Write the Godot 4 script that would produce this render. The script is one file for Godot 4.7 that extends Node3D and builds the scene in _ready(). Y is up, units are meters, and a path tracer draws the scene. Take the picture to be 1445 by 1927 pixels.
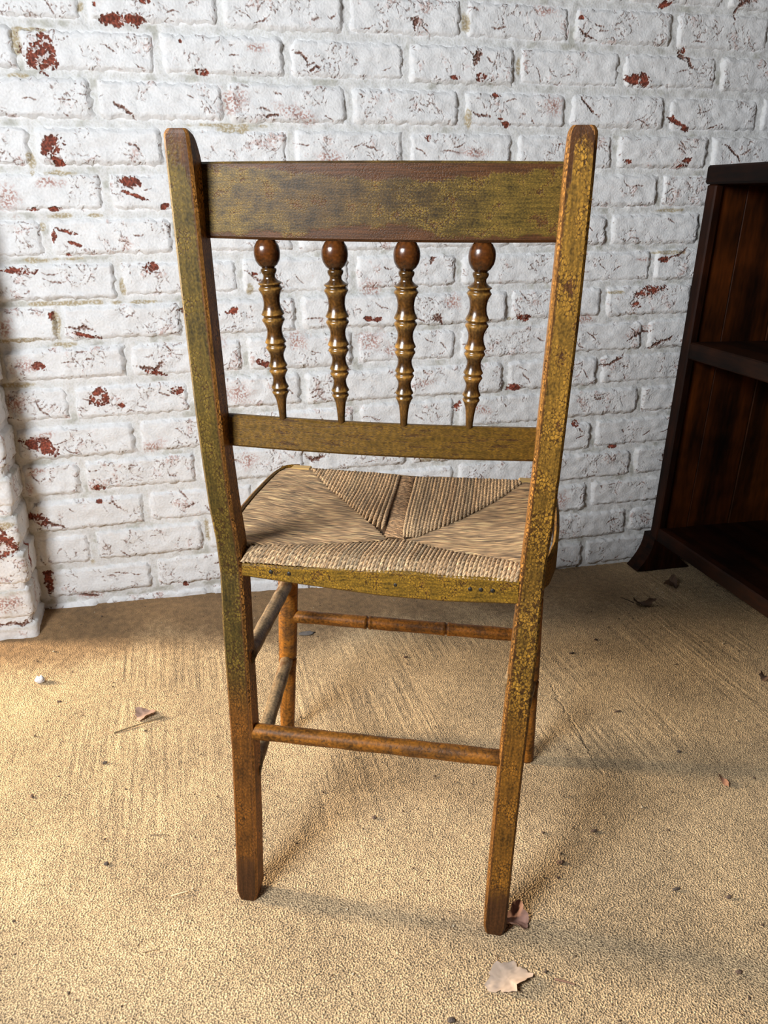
extends Node3D
# A painted rush-seated chair seen from behind in a whitewashed brick outbuilding.
# Metres; the back wall's brick face is the plane z = 0, the camera looks towards -z.

var taken := {}
var rng := RandomNumberGenerator.new()
var M := {}

# ------------------------------------------------------------------ naming helpers
func numbered(called: String) -> String:
	if not taken.has(called):
		taken[called] = 0
		return called
	taken[called] += 1
	return "%s_%03d" % [called, taken[called]]

func tag(o: Node3D, label: String, category: String, group := "") -> Node3D:
	o.set_meta("label", label)
	o.set_meta("category", category)
	if group != "":
		o.set_meta("group", group)
	return o

func base(called: String, at := Vector3.ZERO, turn := Vector3.ZERO) -> Node3D:
	var o := Node3D.new()
	o.name = numbered(called)
	o.position = at
	o.rotation = turn
	add_child(o, true)
	return o

func part(called: String, mesh: Mesh, mat: Material, parent: Node3D, at := Vector3.ZERO) -> MeshInstance3D:
	var o := MeshInstance3D.new()
	o.mesh = mesh
	o.material_override = mat
	o.position = at
	if parent == self:
		o.name = numbered(called)
	else:
		var key := "parts of %d" % parent.get_instance_id()
		if not taken.has(key):
			taken[key] = {}
		var d: Dictionary = taken[key]
		d[called] = d.get(called, -1) + 1
		o.name = called if d[called] == 0 else "%s_%03d" % [called, d[called]]
	parent.add_child(o, true)
	return o

func struct(o: Node3D) -> Node3D:
	o.set_meta("kind", "structure")
	return o

# ------------------------------------------------------------------ mesh helpers
# A grid of points rows x cols, drawn clockwise seen from the side the normals come from.
class Soup:
	var v := PackedVector3Array()
	var n := PackedVector3Array()
	var uv := PackedVector2Array()
	var c := PackedColorArray()
	var idx := PackedInt32Array()

	func mesh() -> ArrayMesh:
		var a := []
		a.resize(Mesh.ARRAY_MAX)
		a[Mesh.ARRAY_VERTEX] = v
		a[Mesh.ARRAY_NORMAL] = n
		a[Mesh.ARRAY_TEX_UV] = uv
		a[Mesh.ARRAY_COLOR] = c
		a[Mesh.ARRAY_INDEX] = idx
		var m := ArrayMesh.new()
		m.add_surface_from_arrays(Mesh.PRIMITIVE_TRIANGLES, a)
		return m

	# pts: rows*cols; the normal is (next column - here) x (next row - here), flipped when flip
	func grid(pts: PackedVector3Array, uvs: PackedVector2Array, cols: PackedColorArray, rows: int, columns: int, wrap := false, flip := false) -> void:
		var at := v.size()
		v.append_array(pts)
		uv.append_array(uvs)
		c.append_array(cols)
		for r in rows:
			for k in columns:
				var k0 := maxi(k - 1, 0)
				var k1 := mini(k + 1, columns - 1)
				if wrap and k == 0:
					k0 = columns - 2
				if wrap and k == columns - 1:
					k1 = 1
				var r0 := maxi(r - 1, 0)
				var r1 := mini(r + 1, rows - 1)
				var du := pts[r * columns + k1] - pts[r * columns + k0]
				var dv := pts[r1 * columns + k] - pts[r0 * columns + k]
				var nn := du.cross(dv)
				if nn.length_squared() < 1e-18:
					var rr := r + 1 if r == 0 else r - 1
					du = pts[rr * columns + k1] - pts[rr * columns + k0]
					nn = du.cross(dv)
				nn = nn.normalized()
				n.append(-nn if flip else nn)
		for r in rows - 1:
			for k in columns - 1:
				var a := at + r * columns + k
				var b := a + 1
				var d := a + columns
				var e := d + 1
				if flip:
					idx.append_array([a, b, e, a, e, d])
				else:
					idx.append_array([a, e, b, a, d, e])

	func tri(a: Vector3, b: Vector3, d: Vector3, ua: Vector2, ub: Vector2, ud: Vector2, col: Color, outward: Vector3) -> void:
		var nn := (b - a).cross(d - a).normalized()
		var at := v.size()
		if nn.dot(outward) < 0.0:
			nn = -nn
			v.append_array([a, b, d])
			uv.append_array([ua, ub, ud])
		else:
			v.append_array([a, d, b])
			uv.append_array([ua, ud, ub])
		for i in 3:
			n.append(nn)
			c.append(col)
		idx.append_array([at, at + 1, at + 2])

	func quad(a: Vector3, b: Vector3, d: Vector3, e: Vector3, ua: Vector2, ub: Vector2, ud: Vector2, ue: Vector2, col: Color, outward: Vector3) -> void:
		tri(a, b, d, ua, ub, ud, col, outward)
		tri(a, d, e, ua, ud, ue, col, outward)

# A loft through closed rings (each a list of the same number of points), flat-shaded, with end caps.
# u runs along the loft in metres * along, v round the ring.
func loft(s: Soup, rings: Array, tints: Array, along := 3.0, unit_uv := false) -> void:
	var m: int = rings[0].size()
	var centre: Array[Vector3] = []
	for r in rings:
		var q := Vector3.ZERO
		for p in r:
			q += p
		centre.append(q / m)
	var total := 0.0
	var dist := [0.0]
	for i in range(1, rings.size()):
		total += centre[i].distance_to(centre[i - 1])
		dist.append(total)
	for i in rings.size() - 1:
		var per := 0.0
		var whole := 0.0
		for k in m:
			whole += (rings[i][(k + 1) % m] as Vector3).distance_to(rings[i][k])
		for k in m:
			var k2 := (k + 1) % m
			var a: Vector3 = rings[i][k]
			var b: Vector3 = rings[i][k2]
			var d: Vector3 = rings[i + 1][k2]
			var e: Vector3 = rings[i + 1][k]
			var w := a.distance_to(b)
			var u0: float = dist[i] / total if unit_uv else dist[i] * along
			var u1: float = dist[i + 1] / total if unit_uv else dist[i + 1] * along
			var v0 := per / whole if unit_uv else per * along
			var v1 := (per + w) / whole if unit_uv else (per + w) * along
			per += w
			s.quad(a, b, d, e, Vector2(v0, u0), Vector2(v1, u0), Vector2(v1, u1), Vector2(v0, u1), tints[i], (a + b + d + e) / 4.0 - (centre[i] + centre[i + 1]) / 2.0)
	for end in [0, rings.size() - 1]:
		var other: int = 1 if end == 0 else end - 1
		for k in range(1, m - 1):
			s.tri(rings[end][0], rings[end][k], rings[end][k + 1], Vector2(0.1, 0.98), Vector2(0.12, 0.98), Vector2(0.12, 0.99), tints[mini(end, tints.size() - 1)], centre[end] - centre[other])

# A box with chamfered edges: size along x, y, z; grain along its longest side.
func board(s: Soup, lo: Vector3, hi: Vector3, bevel := 0.003, tint := Color.WHITE, off := 0.0) -> void:
	var size := hi - lo
	var axis := size.max_axis_index()
	var a1 := (axis + 1) % 3
	var a2 := (axis + 2) % 3
	var rings := []
	for e in [[0.0, bevel], [bevel, 0.0], [size[axis] - bevel, 0.0], [size[axis], bevel]]:
		var ring := []
		var g: float = e[1]
		for q in [[g, bevel + g], [bevel + g, g], [size[a1] - bevel - g, g], [size[a1] - g, bevel + g], [size[a1] - g, size[a2] - bevel - g], [size[a1] - bevel - g, size[a2] - g], [bevel + g, size[a2] - g], [g, size[a2] - bevel - g]]:
			var p := Vector3.ZERO
			p[axis] = lo[axis] + e[0]
			p[a1] = lo[a1] + q[0]
			p[a2] = lo[a2] + q[1]
			ring.append(p)
		rings.append(ring)
	var from := s.uv.size()
	loft(s, rings, [tint, tint, tint, tint], 0.95)
	for i in range(from, s.uv.size()):
		s.uv[i] += Vector2(off * 0.37, 0.03)

# A turned piece round the line a-b: profile of [t (0..1 along the line), radius, tint].
func turned(s: Soup, a: Vector3, b: Vector3, profile: Array, seg := 20, along := 3.0) -> void:
	var axis := (b - a).normalized()
	var side := axis.cross(Vector3(0.3, 0.2, 1.0)).normalized()
	var other := axis.cross(side)
	var pts := PackedVector3Array()
	var uvs := PackedVector2Array()
	var cols := PackedColorArray()
	var length := a.distance_to(b)
	for p in profile:
		for k in seg + 1:
			var t := TAU * k / seg
			pts.append(a.lerp(b, p[0]) + (side * cos(t) + other * sin(t)) * p[1])
			uvs.append(Vector2(float(k) / seg * 0.06 * along, p[0] * length * along))
			cols.append(p[2])
	s.grid(pts, uvs, cols, profile.size(), seg + 1, true, false)
	# orientation: grid normal = around x along; make sure it points outwards
	var i0 := s.v.size() - pts.size()
	var mid := i0 + (profile.size() / 2) * (seg + 1)
	var out := s.v[mid] - a - axis * (s.v[mid] - a).dot(axis)
	if s.n[mid].dot(out) < 0.0:
		for i in range(i0, s.n.size()):
			s.n[i] = -s.n[i]
		var from := s.idx.size() - (profile.size() - 1) * seg * 6
		for i in range(from, s.idx.size(), 3):
			var w := s.idx[i + 1]
			s.idx[i + 1] = s.idx[i + 2]
			s.idx[i + 2] = w

# Smooth points between profile knots [t, r] (Catmull-Rom), with sharp knots kept where r is given twice.
func spread(knots: Array, steps: int, tint: Callable) -> Array:
	var out := []
	for i in knots.size() - 1:
		var p0: Array = knots[maxi(i - 1, 0)]
		var p1: Array = knots[i]
		var p2: Array = knots[i + 1]
		var p3: Array = knots[mini(i + 2, knots.size() - 1)]
		for k in steps:
			var t := float(k) / steps
			var r := cubic_interpolate(p1[1], p2[1], p0[1], p3[1], t)
			out.append([lerpf(p1[0], p2[0], t), r, tint.call(r, lerpf(p1[0], p2[0], t))])
	var last: Array = knots[-1]
	out.append([last[0], last[1], tint.call(last[1], last[0])])
	return out

# ------------------------------------------------------------------ textures
func noise(kind: int, freq: float, seed_: int, octaves := 3, fractal := FastNoiseLite.FRACTAL_FBM) -> FastNoiseLite:
	var f := FastNoiseLite.new()
	f.noise_type = kind
	f.frequency = freq
	f.seed = seed_
	f.fractal_type = fractal
	f.fractal_octaves = octaves
	return f

func field(f: FastNoiseLite, w: int, h: int) -> PackedByteArray:
	var im := f.get_image(w, h)
	im.convert(Image.FORMAT_L8)
	return im.get_data()

# noise drawn out along the picture's height
func streaks(f: FastNoiseLite, w: int, h: int, stretch: int) -> PackedByteArray:
	var im := f.get_image(w, maxi(h / stretch, 4))
	im.convert(Image.FORMAT_L8)
	im.resize(w, h, Image.INTERPOLATE_CUBIC)
	return im.get_data()

func grain_of(w: int, h: int, seed_: int) -> PackedByteArray:
	var r := RandomNumberGenerator.new()
	r.seed = seed_
	var d := PackedByteArray()
	d.resize(w * h)
	for i in w * h:
		d[i] = r.randi() & 255
	return d

func tex_rgb(d: PackedByteArray, w: int, h: int) -> ImageTexture:
	return ImageTexture.create_from_image(Image.create_from_data(w, h, false, Image.FORMAT_RGB8, d))

func tex_height(d: PackedFloat32Array, w: int, h: int) -> ImageTexture:
	return ImageTexture.create_from_image(Image.create_from_data(w, h, false, Image.FORMAT_RF, d.to_byte_array()))

func surface(albedo: Texture2D, height: Texture2D, relief_cm: float, rough: float) -> StandardMaterial3D:
	var m := StandardMaterial3D.new()
	m.albedo_texture = albedo
	m.roughness = rough
	m.vertex_color_use_as_albedo = true
	if height:
		m.heightmap_enabled = true
		m.heightmap_texture = height
		m.heightmap_scale = relief_cm
	return m

# bare and worn places of the whitewash: [x, y, half width, half height, turn in degrees, 0 bare brick / 1 thin wash / 2 crack / 3 bare mortar]
const WORN := [
	[0.058,1.125,0.028,0.009,0,0], [0.102,1.153,0.009,0.003,0,0], [0.018,1.145,0.003,0.006,0,0], [-0.078,1.072,0.027,0.026,0,0], [0.153,1.096,0.003,0.002,0,0], [0.190,1.050,0.014,0.005,0,0],
	[0.366,1.081,0.017,0.003,45,2], [0.390,1.063,0.012,0.004,-20,2], [0.047,0.987,0.021,0.003,42,2], [0.305,0.983,0.017,0.003,-10,2], [-0.081,0.926,0.016,0.014,0,0], [-0.072,0.903,0.015,0.007,25,0],
	[0.041,0.870,0.017,0.008,15,0], [0.046,0.849,0.023,0.003,20,0], [0.099,0.829,0.007,0.004,-30,0], [-0.167,0.842,0.019,0.026,0,1], [-0.097,0.870,0.029,0.009,0,1], [-0.094,0.826,0.012,0.004,5,0],
	[-0.128,0.826,0.008,0.004,0,0], [-0.076,0.788,0.014,0.003,20,0], [-0.069,0.768,0.014,0.003,20,0], [-0.101,0.781,0.004,0.011,0,0], [-0.082,0.749,0.010,0.004,25,0], [0.061,0.721,0.015,0.008,-30,0],
	[-0.173,0.722,0.027,0.005,5,0], [-0.207,0.620,0.013,0.021,0,1], [-0.126,0.642,0.005,0.008,0,0], [-0.079,0.617,0.024,0.004,8,2], [-0.075,0.605,0.025,0.004,15,0], [-0.159,0.550,0.012,0.007,20,0],
	[-0.186,0.552,0.029,0.017,0,1], [0.042,0.538,0.027,0.004,-8,2], [0.043,0.528,0.020,0.005,15,0], [-0.064,0.487,0.020,0.014,10,0], [-0.023,0.468,0.007,0.005,20,0], [0.084,0.490,0.014,0.008,10,0],
	[-0.212,0.483,0.023,0.019,0,1], [-0.182,0.398,0.034,0.013,18,0], [-0.175,0.415,0.024,0.008,-20,1], [0.029,0.381,0.028,0.012,-10,1], [-0.200,0.346,0.022,0.008,-10,1], [-0.215,0.311,0.008,0.013,0,1],
	[-0.088,0.304,0.014,0.008,0,0], [0.207,0.639,0.018,0.006,-15,0], [0.257,0.535,0.018,0.005,20,0], [0.216,0.332,0.022,0.020,0,1], [0.253,0.707,0.006,0.002,0,0], [-0.089,0.275,0.005,0.003,0,0],
	[-0.208,0.250,0.018,0.010,35,0], [-0.177,0.236,0.025,0.003,30,2], [-0.209,0.112,0.009,0.020,0,0], [-0.140,0.072,0.032,0.010,10,1], [-0.136,0.073,0.021,0.004,10,2], [0.061,0.072,0.007,0.006,0,0],
	[0.584,1.139,0.013,0.011,-50,2], [0.917,1.166,0.006,0.004,0,0], [0.933,1.137,0.020,0.003,25,2], [1.150,1.119,0.007,0.006,0,0], [1.098,1.196,0.015,0.005,-20,0], [1.275,1.200,0.029,0.007,-40,2],
	[0.656,1.054,0.008,0.004,0,0], [0.710,1.057,0.011,0.006,0,0], [0.702,1.090,0.008,0.012,20,2], [1.050,1.062,0.028,0.010,0,0], [1.159,1.103,0.031,0.004,35,2], [0.715,0.993,0.020,0.003,10,2],
	[0.760,0.981,0.015,0.005,35,0], [1.156,0.983,0.022,0.004,25,0], [1.140,0.994,0.005,0.007,0,0], [0.943,1.012,0.028,0.002,40,2], [0.744,1.026,0.008,0.004,0,0], [0.867,1.012,0.021,0.017,0,1],
	[1.041,0.909,0.010,0.005,0,0], [1.172,0.907,0.018,0.006,-30,0], [1.089,0.904,0.008,0.005,0,1], [1.293,0.931,0.029,0.003,35,2], [0.606,0.951,0.006,0.005,0,0], [0.890,0.942,0.008,0.002,0,0],
	[0.700,0.924,0.034,0.010,0,1], [0.616,0.725,0.009,0.004,-45,2], [1.098,0.715,0.029,0.004,0,1], [1.153,0.715,0.012,0.006,0,0], [1.180,0.724,0.034,0.003,-25,2], [0.660,0.638,0.020,0.018,0,1],
	[0.631,0.609,0.014,0.007,30,2], [0.819,0.602,0.017,0.007,10,0], [1.125,0.647,0.034,0.009,-10,0], [1.091,0.619,0.010,0.006,0,0], [1.108,0.562,0.041,0.007,-20,1], [1.106,0.552,0.034,0.003,-22,2],
	[1.165,0.535,0.036,0.004,-25,2], [0.807,0.452,0.020,0.007,0,0], [0.596,0.473,0.026,0.007,-10,1], [1.044,0.496,0.034,0.004,-22,2], [1.064,0.296,0.011,0.005,0,0], [0.963,0.359,0.009,0.007,0,0],
	[0.675,0.416,0.009,0.012,0,0], [0.735,0.406,0.025,0.010,20,1], [0.734,0.528,0.012,0.006,0,1], [0.410,0.910,0.036,0.014,0,1], [0.353,0.986,0.040,0.013,20,1], [0.238,1.005,0.029,0.022,0,1],
	[0.283,1.091,0.019,0.008,0,1], [0.486,0.569,0.034,0.022,0,1], [0.489,0.675,0.022,0.016,0,1], [0.332,0.576,0.022,0.021,0,1], [0.164,0.584,0.021,0.026,0,1], [0.934,0.175,0.028,0.020,0,1],
	[0.970,0.593,0.026,0.011,0,1], [0.417,0.507,0.023,0.004,-20,2], [0.353,0.329,0.023,0.005,10,2], [0.119,0.646,0.020,0.003,-10,2], [0.487,0.612,0.017,0.005,0,0], [0.526,0.545,0.023,0.011,0,1],
	[0.207,0.476,0.027,0.022,0,1], [0.845,1.173,0.028,0.009,0,1]
,
	[-0.115,1.084,0.007,0.016,0,3], [-0.117,1.037,0.017,0.003,0,3], [-0.005,1.141,0.005,0.006,0,3], [-0.086,1.105,0.025,0.003,0,3], [-0.119,0.906,0.006,0.013,0,3], [-0.076,0.885,0.029,0.004,0,3],
	[-0.120,0.885,0.004,0.004,0,3], [-0.084,0.815,0.018,0.004,0,3], [-0.028,0.815,0.018,0.003,0,3], [-0.117,0.795,0.004,0.006,0,3], [0.007,0.689,0.004,0.014,0,3], [-0.006,0.661,0.010,0.004,0,3],
	[-0.091,0.663,0.070,0.004,0,3], [0.042,0.661,0.029,0.003,0,3], [-0.119,0.626,0.006,0.024,0,3], [-0.116,0.587,0.019,0.005,0,3], [-0.183,0.600,0.037,0.004,0,3], [-0.206,0.517,0.028,0.004,0,3],
	[0.243,0.677,0.007,0.007,0,3], [0.216,0.966,0.058,0.003,0,3], [0.235,0.959,0.029,0.004,0,3], [0.679,1.149,0.007,0.015,0,3], [0.689,0.983,0.007,0.014,0,3], [0.790,1.078,0.004,0.014,0,3],
	[-0.079,0.741,0.027,0.003,0,3], [-0.143,0.740,0.027,0.004,0,3], [-0.120,0.143,0.006,0.008,0,3], [0.117,0.185,0.005,0.018,0,3], [0.690,0.301,0.038,0.005,0,3], [0.793,0.600,0.007,0.004,0,3],
	[0.627,0.304,0.038,0.005,0,3], [1.043,0.647,0.026,0.003,0,3], [1.038,-0.068,0.006,0.022,0,3], [1.162,0.815,0.026,0.004,0,3], [1.153,0.728,0.040,0.003,0,3]
]
const WALL_X := -0.40
const WALL_TOP := 1.49
const WALL_W := 2.10
const WALL_H := 1.55
const PITCH := 0.225
const COURSE := 0.075

func wall_texture() -> void:
	var w := 2048
	var h := 1512
	var ppm := w / WALL_W
	var low := field(noise(FastNoiseLite.TYPE_SIMPLEX_SMOOTH, 0.004, 11, 3), w, h)
	var mid := field(noise(FastNoiseLite.TYPE_SIMPLEX_SMOOTH, 0.03, 12, 3), w, h)
	var fine := field(noise(FastNoiseLite.TYPE_SIMPLEX, 0.16, 13, 2), w, h)
	var patch := field(noise(FastNoiseLite.TYPE_SIMPLEX_SMOOTH, 0.011, 15, 2), w, h)
	var rf := noise(FastNoiseLite.TYPE_SIMPLEX_SMOOTH, 0.022, 14, 3, FastNoiseLite.FRACTAL_RIDGED)
	rf.domain_warp_enabled = true
	rf.domain_warp_amplitude = 16.0
	rf.domain_warp_frequency = 0.02
	var ridge := field(rf, w, h)
	var rf2 := noise(FastNoiseLite.TYPE_SIMPLEX_SMOOTH, 0.05, 16, 2, FastNoiseLite.FRACTAL_RIDGED)
	rf2.domain_warp_enabled = true
	rf2.domain_warp_amplitude = 14.0
	rf2.domain_warp_frequency = 0.03
	var crease := field(rf2, w, h)
	var col := PackedByteArray()
	col.resize(w * h * 3)
	var hgt := PackedFloat32Array()
	hgt.resize(w * h)
	for y in h:
		var wy := WALL_TOP - y / ppm
		var jf := (1.19 - wy) / COURSE
		var j := int(ceil(jf))
		var dy := absf(jf - round(jf)) * COURSE
		var shift := 0.0 if j % 2 != 0 else 0.5
		for x in w:
			var i := y * w + x
			var wx := WALL_X + x / ppm
			var kf := wx / PITCH + shift
			var dx := absf(kf - round(kf)) * PITCH
			var lo := low[i] - 128.0
			var mi := mid[i] - 128.0
			var fi := fine[i] - 128.0
			var pa := patch[i] - 128.0
			var t := 224.0 + lo * 0.04 + mi * 0.03 + fi * 0.05
			var r := t
			var g := t + 0.5
			var b := t + 1.0
			var hh := lo * 0.0004 + mi * 0.0005 + fi * 0.00035
			var joint := 1.0 - smoothstep(0.004, 0.009, minf(dx, dy) + mi * 0.00002)
			if joint > 0.0:
				var q := joint * (0.03 + clampf((pa - 15.0) * 0.004, 0.0, 0.14) * clampf(0.6 + mi * 0.015, 0.0, 1.0) + clampf(fi * 0.0010, 0.0, 0.08))
				r -= r * q
				g -= g * q * 1.02
				b -= b * q * 1.2
			else:
				# flaked ridges in patches
				var rough := clampf((pa + mi * 0.3 + 2.0) / 50.0, 0.0, 1.0)
				var wr := clampf((crease[i] - 196.0) / 40.0, 0.0, 1.0) * clampf((mi * 0.8 + pa * 1.1 + 12.0) / 55.0, 0.0, 1.0)
				if wr > 0.0:
					hh -= wr * 0.24
					var q := wr * wr * 0.75
					r = lerpf(r, 112.0, q)
					g = lerpf(g, 86.0, q)
					b = lerpf(b, 78.0, q)
				if rough > 0.0:
					var c := clampf((ridge[i] - 212.0) / 24.0, 0.0, 1.0) * rough
					if c > 0.0:
						hh -= c * 0.16
						var q := c * c * clampf((mi + 46.0) / 60.0, 0.0, 1.0) * 0.8
						r = lerpf(r, 118.0, q)
						g = lerpf(g, 92.0, q)
						b = lerpf(b, 82.0, q)
					hh += rough * (ridge[i] - 128.0) * 0.0013 + rough * mi * 0.0008
				# brick showing through a thin wash
				var thin := clampf((mi + lo * 0.35 + pa * 0.5 - 60.0) / 46.0, 0.0, 1.0) * clampf((fi + 30.0) / 40.0, 0.0, 1.0)
				if thin > 0.0:
					thin *= 0.5
					r = lerpf(r, 176.0, thin)
					g = lerpf(g, 136.0, thin)
					b = lerpf(b, 126.0, thin)
			col[i * 3] = int(clampf(r, 0.0, 255.0))
			col[i * 3 + 1] = int(clampf(g, 0.0, 255.0))
			col[i * 3 + 2] = int(clampf(b, 0.0, 255.0))
			hgt[i] = 0.6 + hh
	var all: Array = WORN.duplicate()
	# worn places on the face and the reveal of the pier, which borrow the far end of the texture
	all.append_array([[1.363, 0.235, 0.020, 0.026, 0, 0], [1.35, 0.12, 0.03, 0.02, 0, 1], [1.43, 0.20, 0.006, 0.035, 10, 0], [1.44, 0.11, 0.008, 0.04, 5, 1], [1.42, 0.36, 0.008, 0.05, 0, 1], [1.40, 0.45, 0.006, 0.03, 0, 1], [1.36, 0.028, 0.02, 0.005, 0, 0], [1.37, 0.275, 0.02, 0.006, 0, 3], [1.35, 0.075, 0.04, 0.004, 0, 2]])
	var r2 := RandomNumberGenerator.new()
	r2.seed = 77
	# short curved flake edges, a few on every brick
	for j in range(-3, 17):
		for k in range(-2, 8):
			for q in r2.randi_range(1, 3):
				var cx := (k + (0.0 if j % 2 != 0 else 0.5)) * PITCH + r2.randf_range(0.02, 0.2)
				var cy := 1.19 - j * COURSE + r2.randf_range(0.014, 0.06)
				all.append([cx, cy, r2.randf_range(0.005, 0.02), r2.randf_range(0.0010, 0.0022), r2.randf_range(-30, 60), 4])
	for p in all:
		var kind: int = p[5]
		var ca := cos(deg_to_rad(p[4]))
		var sa := sin(deg_to_rad(p[4]))
		var reach := maxf(p[2], p[3]) * 1.7
		var x0 := int((p[0] - WALL_X - reach) * ppm)
		var x1 := int((p[0] - WALL_X + reach) * ppm)
		var y0 := int((WALL_TOP - p[1] - reach) * ppm)
		var y1 := int((WALL_TOP - p[1] + reach) * ppm)
		var bend := 0.0 if kind in [0, 1, 3] else 1.1 * sin(p[0] * 97.0 + p[1] * 53.0)
		for y in range(maxi(y0, 0), mini(y1, h)):
			for x in range(maxi(x0, 0), mini(x1, w)):
				var i := y * w + x
				var ex: float = WALL_X + x / ppm - p[0]
				var ey: float = -(WALL_TOP - y / ppm - p[1])
				var fx: float = (ex * ca + ey * sa) / p[2]
				var fy: float = (-ex * sa + ey * ca) / p[3] + bend * 1.6 * (fx * fx - 0.5)
				var mi := (mid[i] - 128.0) / 128.0
				var fi := (fine[i] - 128.0) / 128.0
				var d: float = sqrt(fx * fx + fy * fy) + mi * 0.75 + fi * 0.28
				if kind == 0:
					if d < 1.0:
						var q := smoothstep(1.0, 0.9, d)
						var k2 := 1.0 + fi * 0.35 + mi * 0.25
						var spot := 1.0 if (ridge[i] - 128.0) + fi * 40.0 < 62.0 else 0.12
						q *= spot
						col[i * 3] = int(clampf(lerpf(col[i * 3], 130.0 * k2, q), 0, 255))
						col[i * 3 + 1] = int(clampf(lerpf(col[i * 3 + 1], 64.0 * k2, q), 0, 255))
						col[i * 3 + 2] = int(clampf(lerpf(col[i * 3 + 2], 47.0 * k2, q), 0, 255))
						hgt[i] -= q * 0.28 - fi * 0.05
					elif d < 1.25:
						hgt[i] += (1.25 - d) * 0.18
				elif kind == 1:
					var q := clampf((1.15 - d) * 1.4, 0.0, 1.0) * clampf(0.45 + fi * 1.5 + mi * 0.6, 0.0, 1.0)
					col[i * 3] = int(lerpf(col[i * 3], 150.0, q * 0.75))
					col[i * 3 + 1] = int(lerpf(col[i * 3 + 1], 98.0, q * 0.75))
					col[i * 3 + 2] = int(lerpf(col[i * 3 + 2], 86.0, q * 0.75))
					hgt[i] -= q * 0.1
				elif kind == 3:
					var q := clampf((1.2 - d) * 3.0, 0.0, 1.0) * clampf(0.8 + fi * 0.9, 0.0, 1.0)
					col[i * 3] = int(lerpf(col[i * 3], 160.0, q * 0.85))
					col[i * 3 + 1] = int(lerpf(col[i * 3 + 1], 143.0, q * 0.85))
					col[i * 3 + 2] = int(lerpf(col[i * 3 + 2], 110.0, q * 0.85))
					hgt[i] -= q * 0.06
				else:
					var strong := 1.0 if kind == 2 else 0.55
					var e: float = absf(fy + mi * 1.6) + maxf(absf(fx) - 0.5, 0.0) * 1.6 + fi * 0.7
					if e < 1.0 and fx * fx < 1.4:
						var q := (1.0 - e) * strong
						col[i * 3] = int(lerpf(col[i * 3], 112.0, minf(q * 1.5, 1.0)))
						col[i * 3 + 1] = int(lerpf(col[i * 3 + 1], 76.0, minf(q * 1.5, 1.0)))
						col[i * 3 + 2] = int(lerpf(col[i * 3 + 2], 64.0, minf(q * 1.5, 1.0)))
						hgt[i] -= q * 0.5
					elif fy > 0.0 and fy < 4.5 and fx * fx < 1.0:
						# the lifted flake below the crack
						hgt[i] += (1.0 - fx * fx) * (1.0 - fy / 4.5) * 0.16 * strong
	M.wash = surface(tex_rgb(col, w, h), tex_height(hgt, w, h), 0.55, 0.82)

func floor_texture() -> void:
	var w := 2048
	var h := 1384
	var low := field(noise(FastNoiseLite.TYPE_SIMPLEX_SMOOTH, 0.004, 21, 4), w, h)
	var mid := field(noise(FastNoiseLite.TYPE_SIMPLEX_SMOOTH, 0.05, 22, 3), w, h)
	var fine := field(noise(FastNoiseLite.TYPE_SIMPLEX, 0.33, 23, 2), w, h)
	var brush := streaks(noise(FastNoiseLite.TYPE_SIMPLEX, 0.05, 24, 3), w, h, 18)
	var where := field(noise(FastNoiseLite.TYPE_SIMPLEX_SMOOTH, 0.0032, 25, 2), w, h)
	var speck := grain_of(w, h, 26)
	var col := PackedByteArray()
	col.resize(w * h * 3)
	var hgt := PackedFloat32Array()
	hgt.resize(w * h)
	for y in h:
		var z := -0.05 + y * 1.25 / h
		for x in w:
			var i := y * w + x
			var wx := -0.4 + x * 1.85 / w
			var lo := low[i] - 128.0
			var mi := mid[i] - 128.0
			var fi := fine[i] - 128.0
			var soil_shade := 0.85 * smoothstep(0.24, 0.10, z + mi * 0.00012 + lo * 0.0004) * lerpf(0.55, 1.0, smoothstep(0.75, 0.35, wx)) * smoothstep(1.3, 1.0, wx)  # earth along the wall; its run to the right is painted-in shade
			var sp := float(speck[i])
			var k := 1.0 + lo * 0.0008 + mi * 0.0009 + fi * 0.0040
			if sp > 249.0:
				k += 0.22
			elif sp < 9.0:
				k -= 0.3
			k += (sp - 128.0) * 0.0007
			var rub := clampf((where[i] - 105.0) / 50.0, 0.0, 1.0) * smoothstep(0.85, 0.6, z)
			var line := (brush[i] - 128.0) / 128.0 * rub
			k += line * 0.09
			var r := 174.0 * k
			var g := 150.0 * k
			var b := 116.0 * k
			if soil_shade > 0.0:
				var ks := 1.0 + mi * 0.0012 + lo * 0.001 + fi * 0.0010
				r = lerpf(r, 128.0 * ks, soil_shade)
				g = lerpf(g, 99.0 * ks, soil_shade)
				b = lerpf(b, 66.0 * ks, soil_shade)
			col[i * 3] = int(clampf(r, 0.0, 255.0))
			col[i * 3 + 1] = int(clampf(g, 0.0, 255.0))
			col[i * 3 + 2] = int(clampf(b, 0.0, 255.0))
			var hh := mi * 0.0010 + fi * 0.0030 * (1.0 - soil_shade * 0.7) + line * 0.30 * (1.0 - soil_shade) + (sp - 128.0) * 0.0009
			# one crack running towards the camera
			var cx := 0.69 - (z - 0.5) * 0.13 + mi * 0.00004 + lo * 0.00003
			if absf(wx - cx) < 0.0022 and z > 0.47 and z < 0.72:
				hh -= 0.5
			hgt[i] = 0.5 + hh
	M.floor = surface(tex_rgb(col, w, h), tex_height(hgt, w, h), 0.30, 0.9)

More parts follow.
